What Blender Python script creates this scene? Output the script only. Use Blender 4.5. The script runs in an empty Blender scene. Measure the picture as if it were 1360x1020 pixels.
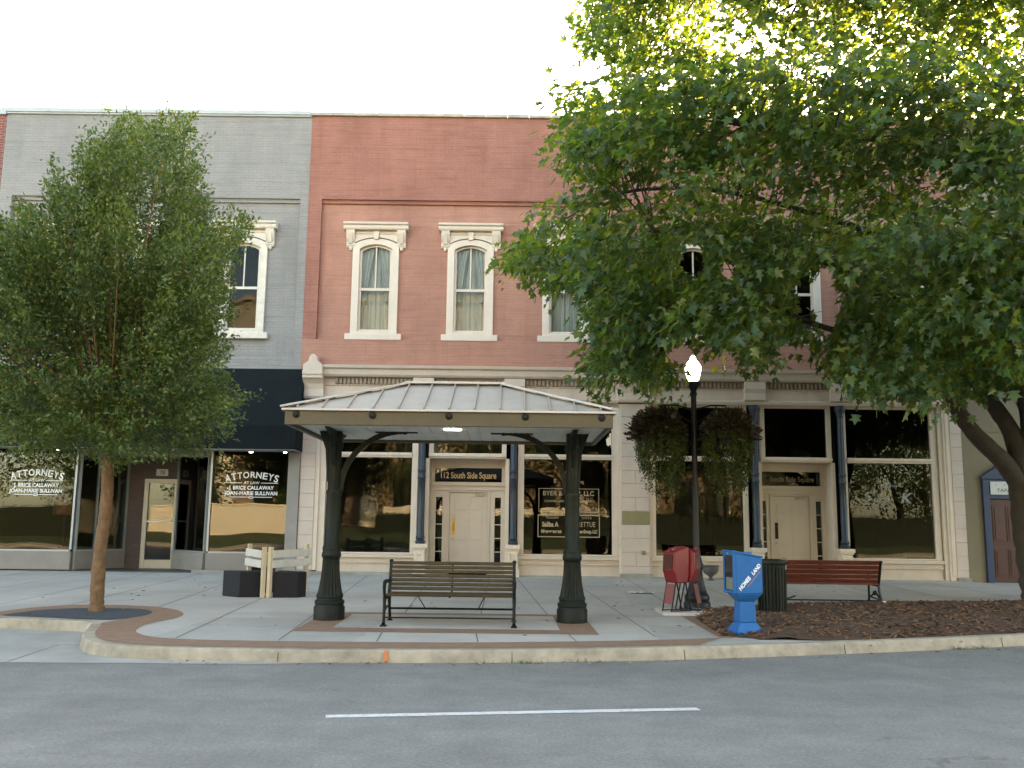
import bpy, math, random
import numpy as np
from mathutils import Vector, Matrix
R = math.radians
random.seed(7)
sc = bpy.context.scene
col = sc.collection
SL = .018
def zs(x, y): return .15 + SL * (y - 12)            # the pavement rises gently to the shop fronts
def zr(y): return SL * max(0., y - 12)              # road level
# ---------------------------------------------------------------- materials
MATS = {}
def nodes_of(name):
    m = bpy.data.materials.new(name); m.use_nodes = True
    nt = m.node_tree
    return m, nt, nt.nodes['Principled BSDF']
def nd(nt, typ, **kw):
    n = nt.nodes.new(typ)
    for k, v in kw.items():
        if k[0] == '_': setattr(n, k[1:], v)
        else: n.inputs[k.replace('__', ' ')].default_value = v
    return n
def ramp(nt, fac, a, b, ca=(0, 0, 0, 1), cb=(1, 1, 1, 1)):
    r = nt.nodes.new('ShaderNodeValToRGB')
    r.color_ramp.elements[0].position = a; r.color_ramp.elements[1].position = b
    r.color_ramp.elements[0].color = ca; r.color_ramp.elements[1].color = cb
    nt.links.new(fac, r.inputs[0]); return r.outputs[0]
def mixc(nt, fac, a, b, mode='MIX'):
    n = nt.nodes.new('ShaderNodeMix'); n.data_type = 'RGBA'; n.blend_type = mode
    def put(i, v):
        if isinstance(v, (tuple, list)): n.inputs[i].default_value = (*v[:3], 1)
        elif isinstance(v, (int, float)): n.inputs[i].default_value = v
        else: nt.links.new(v, n.inputs[i])
    put(0, fac); put(6, a); put(7, b); return n.outputs[2]
def coords(nt, kind='Object', scale=(1, 1, 1), rot=(0, 0, 0)):
    t = nt.nodes.new('ShaderNodeTexCoord'); mp = nt.nodes.new('ShaderNodeMapping')
    mp.inputs['Scale'].default_value = scale; mp.inputs['Rotation'].default_value = rot
    nt.links.new(t.outputs[kind], mp.inputs[0]); return mp.outputs[0]
def noise(nt, vec, scale, detail=4, rough=.6):
    n = nd(nt, 'ShaderNodeTexNoise', Scale=scale, Detail=detail, Roughness=rough)
    nt.links.new(vec, n.inputs['Vector']); return n.outputs[0]
def bump(nt, bs, h, strength=.3, dist=.01, normal=None):
    b = nd(nt, 'ShaderNodeBump', Strength=strength, Distance=dist)
    nt.links.new(h, b.inputs['Height'])
    if normal is not None: nt.links.new(normal, b.inputs['Normal'])
    nt.links.new(b.outputs[0], bs.inputs['Normal']); return b.outputs[0]
def dark(c, k): return tuple(v * k for v in c)
def M(name, c, rough=.6, var=.25, scale=3., bmp=.15, bscale=60., metal=0., spec=.5, stain=None, stain_amt=.5, stain_scale=1.2, streak=False):
    if name in MATS: return MATS[name]
    m, nt, bs = nodes_of(name)
    v = coords(nt)
    f = ramp(nt, noise(nt, v, scale, 6, .65), .3, .7)
    cc = mixc(nt, f, dark(c, 1 - var), dark(c, 1 + var * .35))
    if stain:
        vs = coords(nt, scale=(1, 1, .25) if streak else (1, 1, 1))
        s = ramp(nt, noise(nt, vs, stain_scale, 8, .7), .5, .78)
        mm = nd(nt, 'ShaderNodeMath', _operation='MULTIPLY'); mm.inputs[1].default_value = stain_amt
        nt.links.new(s, mm.inputs[0])
        cc = mixc(nt, mm.outputs[0], cc, stain)
    nt.links.new(cc, bs.inputs['Base Color'])
    bs.inputs['Roughness'].default_value = rough; bs.inputs['Metallic'].default_value = metal
    bs.inputs['Specular IOR Level'].default_value = spec
    if bmp: bump(nt, bs, noise(nt, v, bscale, 5, .7), bmp, .006)
    MATS[name] = m; return m
def brick_mat(name, c1, c2, mortar, stain, amt, sc_=1.0, pale=None, bstr=.5):
    m, nt, bs = nodes_of(name)
    t = nt.nodes.new('ShaderNodeTexCoord'); s = nt.nodes.new('ShaderNodeSeparateXYZ'); c = nt.nodes.new('ShaderNodeCombineXYZ')
    nt.links.new(t.outputs['Object'], s.inputs[0])
    ad = nd(nt, 'ShaderNodeMath', _operation='ADD'); nt.links.new(s.outputs[0], ad.inputs[0]); nt.links.new(s.outputs[1], ad.inputs[1])
    nt.links.new(ad.outputs[0], c.inputs[0]); nt.links.new(s.outputs[2], c.inputs[1])
    wob = noise(nt, t.outputs['Object'], 9, 3)
    wv = nd(nt, 'ShaderNodeVectorMath', _operation='MULTIPLY_ADD')
    nt.links.new(wob, wv.inputs[0]); wv.inputs[1].default_value = (.012, .012, 0); nt.links.new(c.outputs[0], wv.inputs[2])
    b = nd(nt, 'ShaderNodeTexBrick', Scale=1.0 / sc_)
    b.inputs['Mortar Size'].default_value = .008; b.inputs['Brick Width'].default_value = .215; b.inputs['Row Height'].default_value = .075
    b.inputs['Mortar Smooth'].default_value = .3; b.inputs['Bias'].default_value = -.1
    b.inputs['Color1'].default_value = (*c1, 1); b.inputs['Color2'].default_value = (*c2, 1); b.inputs['Mortar'].default_value = (*mortar, 1)
    nt.links.new(wv.outputs[0], b.inputs['Vector'])
    vs = coords(nt, scale=(1, 1, .55))
    f = ramp(nt, noise(nt, vs, .6, 10, .74), .44, .66)
    mm = nd(nt, 'ShaderNodeMath', _operation='MULTIPLY'); mm.inputs[1].default_value = amt; nt.links.new(f, mm.inputs[0])
    cc = mixc(nt, mm.outputs[0], b.outputs['Color'], stain)
    vr = coords(nt, scale=(.35, .35, 7))                       # weathering that follows the courses
    f2 = ramp(nt, noise(nt, vr, 1.6, 6, .75), .5, .75)
    m2 = nd(nt, 'ShaderNodeMath', _operation='MULTIPLY'); m2.inputs[1].default_value = amt * 1.1; nt.links.new(f2, m2.inputs[0])
    cc = mixc(nt, m2.outputs[0], cc, dark(stain, .75))
    f4 = ramp(nt, noise(nt, coords(nt, scale=(2.2, 2.2, .16)), 1.5, 8, .75), .52, .74)      # rain streaks
    m4 = nd(nt, 'ShaderNodeMath', _operation='MULTIPLY'); m4.inputs[1].default_value = amt * .7; nt.links.new(f4, m4.inputs[0])
    cc = mixc(nt, m4.outputs[0], cc, dark(stain, .9))
    if pale:
        f3 = ramp(nt, noise(nt, coords(nt), 26, 4, .8), .70, .74)
        cc = mixc(nt, f3, cc, pale)
    nt.links.new(cc, bs.inputs['Base Color']); bs.inputs['Roughness'].default_value = .75
    bs.inputs['Specular IOR Level'].default_value = .3
    inv = nd(nt, 'ShaderNodeMath', _operation='SUBTRACT'); inv.inputs[0].default_value = 1; nt.links.new(b.outputs['Fac'], inv.inputs[1])
    n1 = bump(nt, bs, inv.outputs[0], bstr, .012)
    bump(nt, bs, noise(nt, t.outputs['Object'], 70, 4), .25, .006, n1)
    MATS[name] = m; return m
def glass_mat(name, ior=1.5, wave=.02, tint=(.75, .78, .76), wscale=1.1):
    m, nt, bs = nodes_of(name); nt.nodes.remove(bs)
    out = nt.nodes['Material Output']
    v = coords(nt, scale=(1, 1, .8))
    b = nd(nt, 'ShaderNodeBump', Strength=wave, Distance=1.0); nt.links.new(noise(nt, v, wscale, 1, .4), b.inputs['Height'])
    fr = nd(nt, 'ShaderNodeFresnel', IOR=ior); gl = nd(nt, 'ShaderNodeBsdfGlossy', Roughness=0.004); tr = nd(nt, 'ShaderNodeBsdfTransparent', Color=(*tint, 1))
    nt.links.new(b.outputs[0], gl.inputs['Normal'])
    mx = nt.nodes.new('ShaderNodeMixShader'); nt.links.new(fr.outputs[0], mx.inputs[0]); nt.links.new(tr.outputs[0], mx.inputs[1]); nt.links.new(gl.outputs[0], mx.inputs[2])
    nt.links.new(mx.outputs[0], out.inputs[0]); MATS[name] = m; return m
def leaf_mat(name, cols, trans=.35, rough=.45, spec=.4, tmul=(1.5, 1.5, .5)):
    m, nt, bs = nodes_of(name); out = nt.nodes['Material Output']
    g = nt.nodes.new('ShaderNodeNewGeometry')
    r = nt.nodes.new('ShaderNodeValToRGB'); el = r.color_ramp.elements
    el[0].color = (*cols[0], 1); el[1].color = (*cols[-1], 1)
    for i, c in enumerate(cols[1:-1]):
        e = el.new((i + 1) / (len(cols) - 1)); e.color = (*c, 1)
    nt.links.new(g.outputs['Random Per Island'], r.inputs[0])
    cl = noise(nt, coords(nt), 1.1, 3)
    cc = mixc(nt, ramp(nt, cl, .38, .65), r.outputs[0], mixc(nt, 1.0, r.outputs[0], (1.25, 1.18, .7), 'MULTIPLY'))
    nt.links.new(cc, bs.inputs['Base Color']); bs.inputs['Roughness'].default_value = rough; bs.inputs['Specular IOR Level'].default_value = spec
    t = nt.nodes.new('ShaderNodeBsdfTranslucent'); nt.links.new(mixc(nt, 1.0, cc, tmul, 'MULTIPLY'), t.inputs[0])
    mx = nt.nodes.new('ShaderNodeMixShader'); mx.inputs[0].default_value = trans
    nt.links.new(bs.outputs[0], mx.inputs[1]); nt.links.new(t.outputs[0], mx.inputs[2]); nt.links.new(mx.outputs[0], out.inputs[0])
    MATS[name] = m; return m
def emit_mat(name, c, s):
    m, nt, bs = nodes_of(name)
    bs.inputs['Base Color'].default_value = (*c, 1); bs.inputs['Emission Color'].default_value = (*c, 1); bs.inputs['Emission Strength'].default_value = s
    MATS[name] = m; return m
# ---------------------------------------------------------------- mesh builder
ORG = {}
class MB:
    def __init__(s): s.v = []; s.f = []
    def add(s, vs, fs):
        n = len(s.v); s.v += [tuple(p) for p in vs]; s.f += [tuple(i + n for i in f) for f in fs]; return s
    def box(s, x0, x1, y0, y1, z0, z1):
        return s.add([(x0, y0, z0), (x1, y0, z0), (x1, y1, z0), (x0, y1, z0), (x0, y0, z1), (x1, y0, z1), (x1, y1, z1), (x0, y1, z1)],
                     [(0, 3, 2, 1), (4, 5, 6, 7), (0, 1, 5, 4), (1, 2, 6, 5), (2, 3, 7, 6), (3, 0, 4, 7)])
    def hexa(s, b, t):                       # two quads, counter-clockwise from above
        return s.add(list(b) + list(t), [(0, 3, 2, 1), (4, 5, 6, 7), (0, 1, 5, 4), (1, 2, 6, 5), (2, 3, 7, 6), (3, 0, 4, 7)])
    def bar(s, p, q, w, d, up=(0, 0, 1)):
        p, q = Vector(p), Vector(q); a = (q - p).normalized(); u = Vector(up)
        if abs(a.dot(u)) > .98: u = Vector((0, 1, 0))
        x = a.cross(u).normalized() * (w / 2); y = x.cross(a).normalized() * (d / 2)
        return s.add([p - x - y, p + x - y, p + x + y, p - x + y, q - x - y, q + x - y, q + x + y, q - x + y],
                     [(3, 2, 1, 0), (4, 5, 6, 7), (0, 1, 5, 4), (1, 2, 6, 5), (2, 3, 7, 6), (3, 0, 4, 7)])
    def prism(s, poly, ax, lo, hi):          # poly in the two other axes, extruded along ax
        def P(u, w, t): return {'x': (t, u, w), 'y': (u, t, w), 'z': (u, w, t)}[ax]
        n = len(poly)
        return s.add([P(u, w, lo) for u, w in poly] + [P(u, w, hi) for u, w in poly],
                     [tuple(range(n))[::-1], tuple(range(n, 2 * n))] + [(i, (i + 1) % n, n + (i + 1) % n, n + i) for i in range(n)])
    def ring(s, outer, inner, y0, y1):       # closed frame between two outlines (x,z), front at y0
        n = len(outer)
        vs = [(x, y0, z) for x, z in outer] + [(x, y0, z) for x, z in inner] + [(x, y1, z) for x, z in outer] + [(x, y1, z) for x, z in inner]
        fs = []
        for i in range(n):
            j = (i + 1) % n
            fs += [(i, j, n + j, n + i), (2 * n + j, 2 * n + i, 3 * n + i, 3 * n + j), (i, 2 * n + i, 2 * n + j, j), (n + i, n + j, 3 * n + j, 3 * n + i)]
        return s.add(vs, fs)
    def lathe(s, prof, cx=0, cy=0, n=20, z0=0, flute=None):
        vs = []; fs = []
        for k, (r, z) in enumerate(prof):
            for i in range(n):
                rr = r
                if flute and flute[0] <= z <= flute[1] and i % 2: rr = r * flute[2]
                a = 2 * math.pi * i / n; vs.append((cx + rr * math.cos(a), cy + rr * math.sin(a), z0 + z))
        m = len(prof)
        for k in range(m - 1):
            for i in range(n):
                j = (i + 1) % n; fs.append((k * n + i, k * n + j, (k + 1) * n + j, (k + 1) * n + i))
        fs += [tuple(range(n))[::-1], tuple(range((m - 1) * n, m * n))]
        return s.add(vs, fs)
    def tube(s, path, rad, n=8, wob=0, rnd=random):
        path = [Vector(p) for p in path]
        if not isinstance(rad, (list, tuple)): rad = [rad] * len(path)
        vs = []; fs = []; u = None
        for k, p in enumerate(path):
            a = (path[min(k + 1, len(path) - 1)] - path[max(k - 1, 0)]).normalized()
            if u is None: u = a.orthogonal().normalized()
            u = (u - a * u.dot(a)).normalized(); w = a.cross(u)
            for i in range(n):
                t = 2 * math.pi * i / n; rr = rad[k] * (1 + wob * (rnd.random() - .5))
                vs.append(p + u * (rr * math.cos(t)) + w * (rr * math.sin(t)))
        for k in range(len(path) - 1):
            for i in range(n):
                j = (i + 1) % n; fs.append((k * n + i, k * n + j, (k + 1) * n + j, (k + 1) * n + i))
        m = len(path); fs += [tuple(range(n))[::-1], tuple(range((m - 1) * n, m * n))]
        return s.add(vs, fs)
    def ball(s, c, r, n=12, sz=1.0):
        pr = [(r * math.sin(math.pi * k / (n // 2 + 1)) + 1e-4, -r * sz * math.cos(math.pi * k / (n // 2 + 1))) for k in range(n // 2 + 2)]
        return s.lathe(pr, c[0], c[1], n, c[2])
    def sheet(s, poly, zf, dz=0):
        return s.add([(x, y, zf(x, y) + dz) for x, y in poly], [tuple(range(len(poly)))])
    def xf(s, m):
        s.v = [tuple(m @ Vector(p)) for p in s.v]; return s
    def build(s, name, mat, parent=None, smooth=False, bevel=0, local=False, at=None):
        o0 = Vector((0, 0, 0))
        if not local:
            if parent is not None: o0 = ORG[parent.name]
            elif at is not None: o0 = Vector(at)
        me = bpy.data.meshes.new(name)
        me.from_pydata([tuple(Vector(p) - o0) for p in s.v], [], s.f); me.update()
        if smooth:
            me.polygons.foreach_set('use_smooth', [True] * len(me.polygons)); me.set_sharp_from_angle(angle=R(42))
        me.materials.append(mat)
        ob = bpy.data.objects.new(name, me); col.objects.link(ob)
        if parent is not None: ob.parent = parent; ORG[ob.name] = o0
        else:
            ob.location = o0; ORG[ob.name] = o0
        if bevel:
            b = ob.modifiers.new('edge', 'BEVEL'); b.width = bevel; b.segments = 2; b.limit_method = 'ANGLE'; b.angle_limit = R(50)
        return ob
def tag(o, label=None, cat=None, group=None, kind=None):
    for k, v in (('label', label), ('category', cat), ('group', group), ('kind', kind)):
        if v: o[k] = v
    return o
def thing(name, loc, label, cat, group=None, rz=0):
    o = bpy.data.objects.new(name, None); col.objects.link(o); o.location = loc; o.rotation_euler.z = rz
    o.empty_display_size = .2; ORG[o.name] = Vector(loc); return tag(o, label, cat, group)
def copy_tree(o, parent=None):
    c = o.copy(); col.objects.link(c); ORG[c.name] = ORG[o.name].copy()
    if parent is not None: c.parent = parent
    for ch in [x for x in bpy.data.objects if x.parent == o]: copy_tree(ch, c)
    return c
def text(name, s, x, z, y, h, mat, parent, align='CENTER', width=None, bold=0, shear=0, rot=0, depth=.001):
    cu = bpy.data.curves.new(name, 'FONT'); cu.body = s; cu.size = h * 1.38; cu.align_x = align; cu.extrude = depth; cu.offset = bold; cu.shear = shear
    ob = bpy.data.objects.new(name, cu); col.objects.link(ob)
    dg = bpy.context.evaluated_depsgraph_get(); me = bpy.data.meshes.new_from_object(ob.evaluated_get(dg))
    bpy.data.objects.remove(ob); bpy.data.curves.remove(cu)
    xs = [v.co.x for v in me.vertices]; k = 1.0
    if width and xs: k = width / (max(xs) - min(xs))
    org = ORG[parent.name]
    mt = Matrix.Translation(Vector((x, y, z)) - org) @ Matrix.Rotation(rot, 4, 'Y') @ Matrix.Rotation(R(90), 4, 'X') @ Matrix.Diagonal((k, 1, 1, 1))
    me.transform(mt)
    me.materials.clear(); me.materials.append(mat)
    o = bpy.data.objects.new(name, me); col.objects.link(o); o.parent = parent; ORG[o.name] = org
    return o
def join_text(objs, name):                       # several lines of lettering become one mesh part
    import bmesh
    bm = bmesh.new()
    for o in objs: bm.from_mesh(o.data)
    me = bpy.data.meshes.new(name); bm.to_mesh(me); bm.free(); me.materials.append(objs[0].data.materials[0])
    p = objs[0].parent; org = ORG[p.name]
    for o in objs: bpy.data.objects.remove(o)
    n = bpy.data.objects.new(name, me); col.objects.link(n); n.parent = p; ORG[n.name] = org; return n
# palette
RED = brick_mat('painted_red_brick', (.455, .222, .158), (.435, .208, .146), (.405, .195, .14), (.29, .132, .092), .6, bstr=.3)
RED2 = brick_mat('parapet_red_brick', (.375, .162, .118), (.355, .148, .106), (.31, .13, .098), (.235, .093, .066), .7, bstr=.45)
GRY = brick_mat('painted_gray_brick', (.30, .284, .264), (.285, .27, .25), (.245, .234, .219), (.19, .185, .175), .6, pale=(.36, .35, .33))
RUST = brick_mat('bare_red_brick', (.28, .07, .05), (.2, .05, .04), (.3, .26, .22), (.15, .06, .05), .4)
COCO = brick_mat('brown_brick', (.10, .065, .05), (.08, .05, .04), (.06, .05, .045), (.05, .035, .03), .4)
CREAM = M('cream_paint', (.60, .49, .395), .5, .1, 2.2, .08, 50, stain=(.36, .29, .22), stain_amt=.35, streak=True, stain_scale=2.5)
CRM2 = M('cream_trim', (.66, .555, .45), .45, .08, 3, .05, 40, stain=(.42, .34, .26), stain_amt=.25, streak=True, stain_scale=3)
CRMD = M('door_cream', (.55, .47, .38), .4, .07, 2, .04, 30)
DENT = M('tan_dentil', (.34, .25, .18), .6, .2, 5)
PIER = M('pier_block', (.565, .47, .405), .55, .1, 1.8, .1, 60, stain=(.36, .29, .24), stain_amt=.3)
OLIV = M('olive_paint', (.23, .205, .105), .55, .1, 3)
BLUE = M('blue_iron', (.017, .030, .046), .45, .2, 5, .12, 40)
BLCK = M('black_iron', (.008, .0085, .009), .42, .3, 8, .1, 50, spec=.3)
GREENIRON = M('green_iron', (.009, .0125, .008), .52, .35, 6, .15, 45, spec=.2, stain=(.03, .026, .015), stain_amt=.4)
GOLD = M('gold_letter', (.62, .42, .2), .5, .1)
WLET = M('white_letter', (.8, .8, .8), .5, .02, bmp=0)
GRYT = M('gray_trim', (.26, .24, .22), .5, .12, 3)
GRBK = M('gray_bulkhead', (.215, .195, .17), .6, .15, 2, .12, 40)
ALU = M('aluminium', (.32, .34, .34), .35, .1, 4, .03, metal=.5)
CAPM = M('gray_coping', (.42, .44, .43), .5, .15, 2)
CAPT = M('tile_coping', (.42, .37, .29), .6, .25, 4, .1, 30, stain=(.25, .2, .15), stain_amt=.5)
SHOP = glass_mat('shop_glass', 1.41, .0045, (.72, .75, .72), .9)
PLATE = glass_mat('flat_glass', 1.48, .007, (.7, .73, .7), .7)
UPG = glass_mat('upper_glass', 1.2, .006, (.8, .83, .82), 1.6)
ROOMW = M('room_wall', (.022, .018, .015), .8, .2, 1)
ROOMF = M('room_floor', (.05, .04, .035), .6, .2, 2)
STUCCO = M('yellow_stucco', (.215, .178, .112), .75, .1, 1.2, .25, 90, stain=(.17, .14, .09), stain_amt=.35, streak=True, stain_scale=1.5)  # base colour darkened to include the maple's shade
BDOOR = M('door_blue', (.011, .03, .085), .45, .2, 4)  # this blue and the door red below are darkened for tree shade too
REDWD = M('red_door_wood', (.075, .015, .008), .4, .35, 3)
CANV = M('awning_canvas', (.008, .0115, .0125), .9, .25, 2, .2, 120, spec=.15)
CURT = M('curtain_cloth', (.74, .71, .64), .8, .15, 2)
# ================================================================ buildings
def wall_holes(mb, x0, x1, z0, z1, yf, yb, holes):
    xs = sorted({x0, x1, *[h[0] for h in holes], *[h[1] for h in holes]}); zz = sorted({z0, z1, *[h[2] for h in holes], *[h[3] for h in holes]})
    for i in range(len(xs) - 1):
        for k in range(len(zz) - 1):
            a, b, c, d = xs[i], xs[i + 1], zz[k], zz[k + 1]
            if any(h[0] <= a and b <= h[1] and h[2] <= c and d <= h[3] for h in holes): continue
            mb.add([(a, yf, c), (b, yf, c), (b, yf, d), (a, yf, d)], [(0, 1, 2, 3)])
            mb.add([(a, yb, c), (b, yb, c), (b, yb, d), (a, yb, d)], [(3, 2, 1, 0)])
    for a, b, c, d in holes:
        mb.add([(a, yf, c), (a, yb, c), (a, yb, d), (a, yf, d)], [(0, 1, 2, 3)])
        mb.add([(b, yf, c), (b, yb, c), (b, yb, d), (b, yf, d)], [(3, 2, 1, 0)])
        mb.add([(a, yf, c), (b, yf, c), (b, yb, c), (a, yb, c)], [(0, 1, 2, 3)])
        mb.add([(a, yf, d), (b, yf, d), (b, yb, d), (a, yb, d)], [(3, 2, 1, 0)])
def shell(mb, x0, x1, ztop, y0=24.45, y1=37):
    mb.box(x0, x1, y1, y1 + .3, 0, ztop); mb.box(x0, x0 + .3, y0, y1, 0, ztop - .02); mb.box(x1 - .3, x1, y0, y1, 0, ztop - .02)
    mb.box(x0 + .3, x1 - .3, y0 + .1, y1, ztop - .5, ztop - .3)
def arch_pts(hw, zb, zsp, rise, n=12):
    """outline from the bottom left, up, over a segmental arch, down to the bottom right"""
    rr = (hw * hw + rise * rise) / (2 * rise); c = zsp + rise - rr; a = math.asin(hw / rr)
    return [(-hw, zb)] + [(rr * math.sin(-a + 2 * a * k / n), c + rr * math.cos(-a + 2 * a * k / n)) for k in range(n + 1)] + [(hw, zb)]
def upper_window(bld, cx, yw, trim, curtain, pane_mat, sash_mat=None):
    """sash window under a bracketed hood; yw = face of the wall"""
    SI = 6.57
    sash_mat = sash_mat or trim
    sh = lambda pts: [(cx + x, z) for x, z in pts]
    w = MB().ring(sh(arch_pts(.615, SI + .004, 9.0, .17)), sh(arch_pts(.43, SI + .08, 8.88, .13)), yw - .07, yw + .14).build('window', trim, bld, bevel=.008)
    MB().box(cx - .74, cx + .74, yw - .14, yw + .1, SI - .165, SI).build('sill', trim, w, bevel=.008)
    s = MB().ring(sh(arch_pts(.43, SI + .08, 8.88, .13)), sh(arch_pts(.372, SI + .14, 8.84, .12)), yw + .03, yw + .09)
    s.box(cx - .372, cx + .372, yw + .02, yw + .085, 7.76, 7.83); s.box(cx - .017, cx + .017, yw + .035, yw + .08, 7.83, 8.95)
    s.build('sash', sash_mat, w)
    MB().prism(sh(arch_pts(.371, SI + .141, 8.839, .12)), 'y', yw + .055, yw + .061).build('pane', pane_mat, w)
    h = MB()
    ap = [p for p in arch_pts(.66, 8.85, 9.0, .2)][1:-1]
    h.prism(sh([(-.66, 9.0)] + ap[1:-1] + [(.66, 9.0), (.66, 9.385), (-.66, 9.385)]), 'y', yw - .07, yw + .02)
    h.prism([(yw + .02, 9.38), (yw - .20, 9.38), (yw - .22, 9.42), (yw - .22, 9.49), (yw - .27, 9.51), (yw - .28, 9.565), (yw + .02, 9.6)], 'x', cx - .86, cx + .86)
    h.prism([(yw - .068, 9.29), (yw - .09, 9.29), (yw - .10, 9.34), (yw - .068, 9.34)], 'x', cx - .56, cx + .56)
    h.prism(sh([(-.06, 9.14), (.06, 9.14), (.085, 9.37), (-.085, 9.37)]), 'y', yw - .12, yw - .071)
    for s_ in (-1, 1):
        a, b = sorted((cx + s_ * .565, cx + s_ * .79))
        h.prism([(yw + .02, 8.92), (yw - .06, 8.92), (yw - .09, 8.98), (yw - .08, 9.06), (yw - .13, 9.14), (yw - .17, 9.25), (yw - .19, 9.379), (yw + .02, 9.379)], 'x', a, b)
        h.prism([(yw - .10, 9.0), (yw - .125, 9.02), (yw - .2, 9.3), (yw - .1, 9.3)], 'x', a + .06, b - .06)
        h.lathe([(.005, 0), (.04, .02), (.055, .06), (.05, .1)], (a + b) / 2, yw - .03, 10, 8.83)
    h.build('hood', trim, w, bevel=.006)
    if curtain:
        c = MB()
        n = 40
        def strip(z0, z1, f, y):
            vs = []; fs = []
            for k in range(n + 1):
                t = -1 + 2 * k / n
                for z in (z0, z1): vs.append((cx + t * .42, y + .03 * math.sin(t * 17 + z * 2) + .012 * math.sin(t * 41), z))
            for k in range(n): fs.append((2 * k, 2 * k + 2, 2 * k + 3, 2 * k + 1))
            c.add(vs, fs)
        strip(SI + .16, 9.0, 1, yw + .24)
        for s_ in (-1, 1):                                    # a pair of drapes drawn to the sides
            rows = 9; kk = 14; vs = []; fs = []
            for j in range(rows):
                tz = j / (rows - 1); z = 9.0 - tz * 1.5; wd_ = .20 + .20 * (1 - tz) ** 1.5
                for k in range(kk): vs.append((cx + s_ * (.43 - wd_ * k / (kk - 1)), yw + .15 + .025 * math.sin(k * 1.9 + j * .3), z))
            for j in range(rows - 1):
                for k in range(kk - 1): fs.append((j * kk + k, j * kk + k + 1, (j + 1) * kk + k + 1, (j + 1) * kk + k))
            c.add(vs, fs)
        c.build('curtain', CURT, w, smooth=True)
    return w
def pier(bld, x0, x1, yf, z0, z1, mat, olive=None, split=True, name='pier'):
    m = MB(); o = MB(); row = .345; k = 0; z = z1
    while z > z0 + .02:
        zb = max(z - row, z0); tgt = o if (olive is not None and abs((z + zb) / 2 - olive) < row / 2) else m
        g = .006
        if split and k % 2: 
            xm = (x0 + x1) / 2
            tgt.box(x0, xm - g, yf, yf + .2, zb + g, z - g); tgt.box(xm + g, x1, yf, yf + .2, zb + g, z - g)
        else: tgt.box(x0, x1, yf, yf + .2, zb + g, z - g)
        z = zb; k += 1
    m.box(x0 + .012, x1 - .012, yf + .018, yf + .21, z0, z1)
    p = m.build(name, mat, bld, bevel=.006)
    if o.v: o.build('painted_band', OLIV, p, bevel=.006)
    return p
def cornice(bld, x0, x1, ends=(True, True)):
    pr = [(24.0, 4.80), (23.93, 4.80), (23.90, 4.87), (23.93, 4.90), (23.965, 4.92), (23.965, 5.17), (23.93, 5.19), (23.93, 5.21), (23.96, 5.21), (23.96, 5.38), (23.80, 5.40), (23.76, 5.45), (23.75, 5.58), (23.68, 5.61), (23.66, 5.685), (24.0, 5.72)]
    c = MB().prism(pr, 'x', x0, x1).build('cornice', CREAM, bld)
    d = MB(); n = int((x1 - x0 - .6) / .105)
    for k in range(n): d.box(x0 + .3 + k * .105, x0 + .3 + k * .105 + .062, 23.885, 23.958, 5.225, 5.372)
    d.box(x0 + .28, x1 - .28, 23.952, 23.9585, 5.215, 5.378)
    d.build('dentils', DENT, c); return c
def bracket(bld, x0, x1, finial):
    m = MB()
    m.prism([(24.0, 4.82), (23.86, 4.82), (23.83, 4.88), (23.84, 5.06), (23.80, 5.2), (23.70, 5.3), (23.64, 5.33), (23.64, 5.40), (23.61, 5.42), (23.61, 5.52), (24.0, 5.52)], 'x', x0, x1)
    if finial:
        c = (x0 + x1) / 2; hw = (x1 - x0) / 2 * .96
        pts = [(c - hw, 5.52), (c + hw, 5.52), (c + hw, 5.68), (c + hw * .62, 5.74)] + [(c + hw * .45 * math.cos(a), 5.78 + .17 * math.sin(a)) for a in [math.pi * k / 10 for k in range(11)]] + [(c - hw * .62, 5.74), (c - hw, 5.68)]
        m.prism(pts, 'y', 23.64, 23.93)
    else: m.box(x0 + .02, x1 - .02, 23.64, 23.98, 5.52, 5.72)
    m.build('bracket', CREAM, bld, bevel=.008)
def shop_window(bld, x0, x1, zt=4.74, fr=.16, yg=24.16, trim=CRM2, zb=.90, bar=(3.34, 3.47)):
    """x0..x1 = clear glass width"""
    f = MB()
    f.box(x0 - fr, x0, yg - .07, yg + .07, zb - .01, zt + .1); f.box(x1, x1 + fr, yg - .07, yg + .07, zb - .01, zt + .1)
    f.box(x0, x1, yg - .068, yg + .07, zt, zt + .1)
    f.box(x0, x1, yg - .09, yg + .07, bar[0], bar[1]); f.box(x0, x1, yg - .12, yg - .09, bar[0] + .05, bar[1] - .02)
    f.box(x0, x1, yg - .066, yg + .07, zb - .01, zb + .03)
    w = f.build('shop_window', trim, bld, bevel=.008)
    MB().box(x0, x1, yg, yg + .006, zb + .03, bar[0]).build('pane', SHOP, w)
    MB().box(x0, x1, yg, yg + .006, bar[1], zt).build('transom_pane', SHOP, w)
    b = MB(); a, c = x0 - fr, x1 + fr
    b.box(a, c, yg - .16, yg + .05, .80, zb - .012); b.box(a, c, yg - .09, yg + .05, .70, .80); b.box(a, c, yg - .115, yg + .05, .665, .70)
    b.box(a, c, yg - .07, yg + .05, .40, .665); b.box(a, c, yg - .10, yg + .05, .36, .43)
    b.build('bulkhead', CREAM, w, bevel=.006)
    return w
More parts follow.
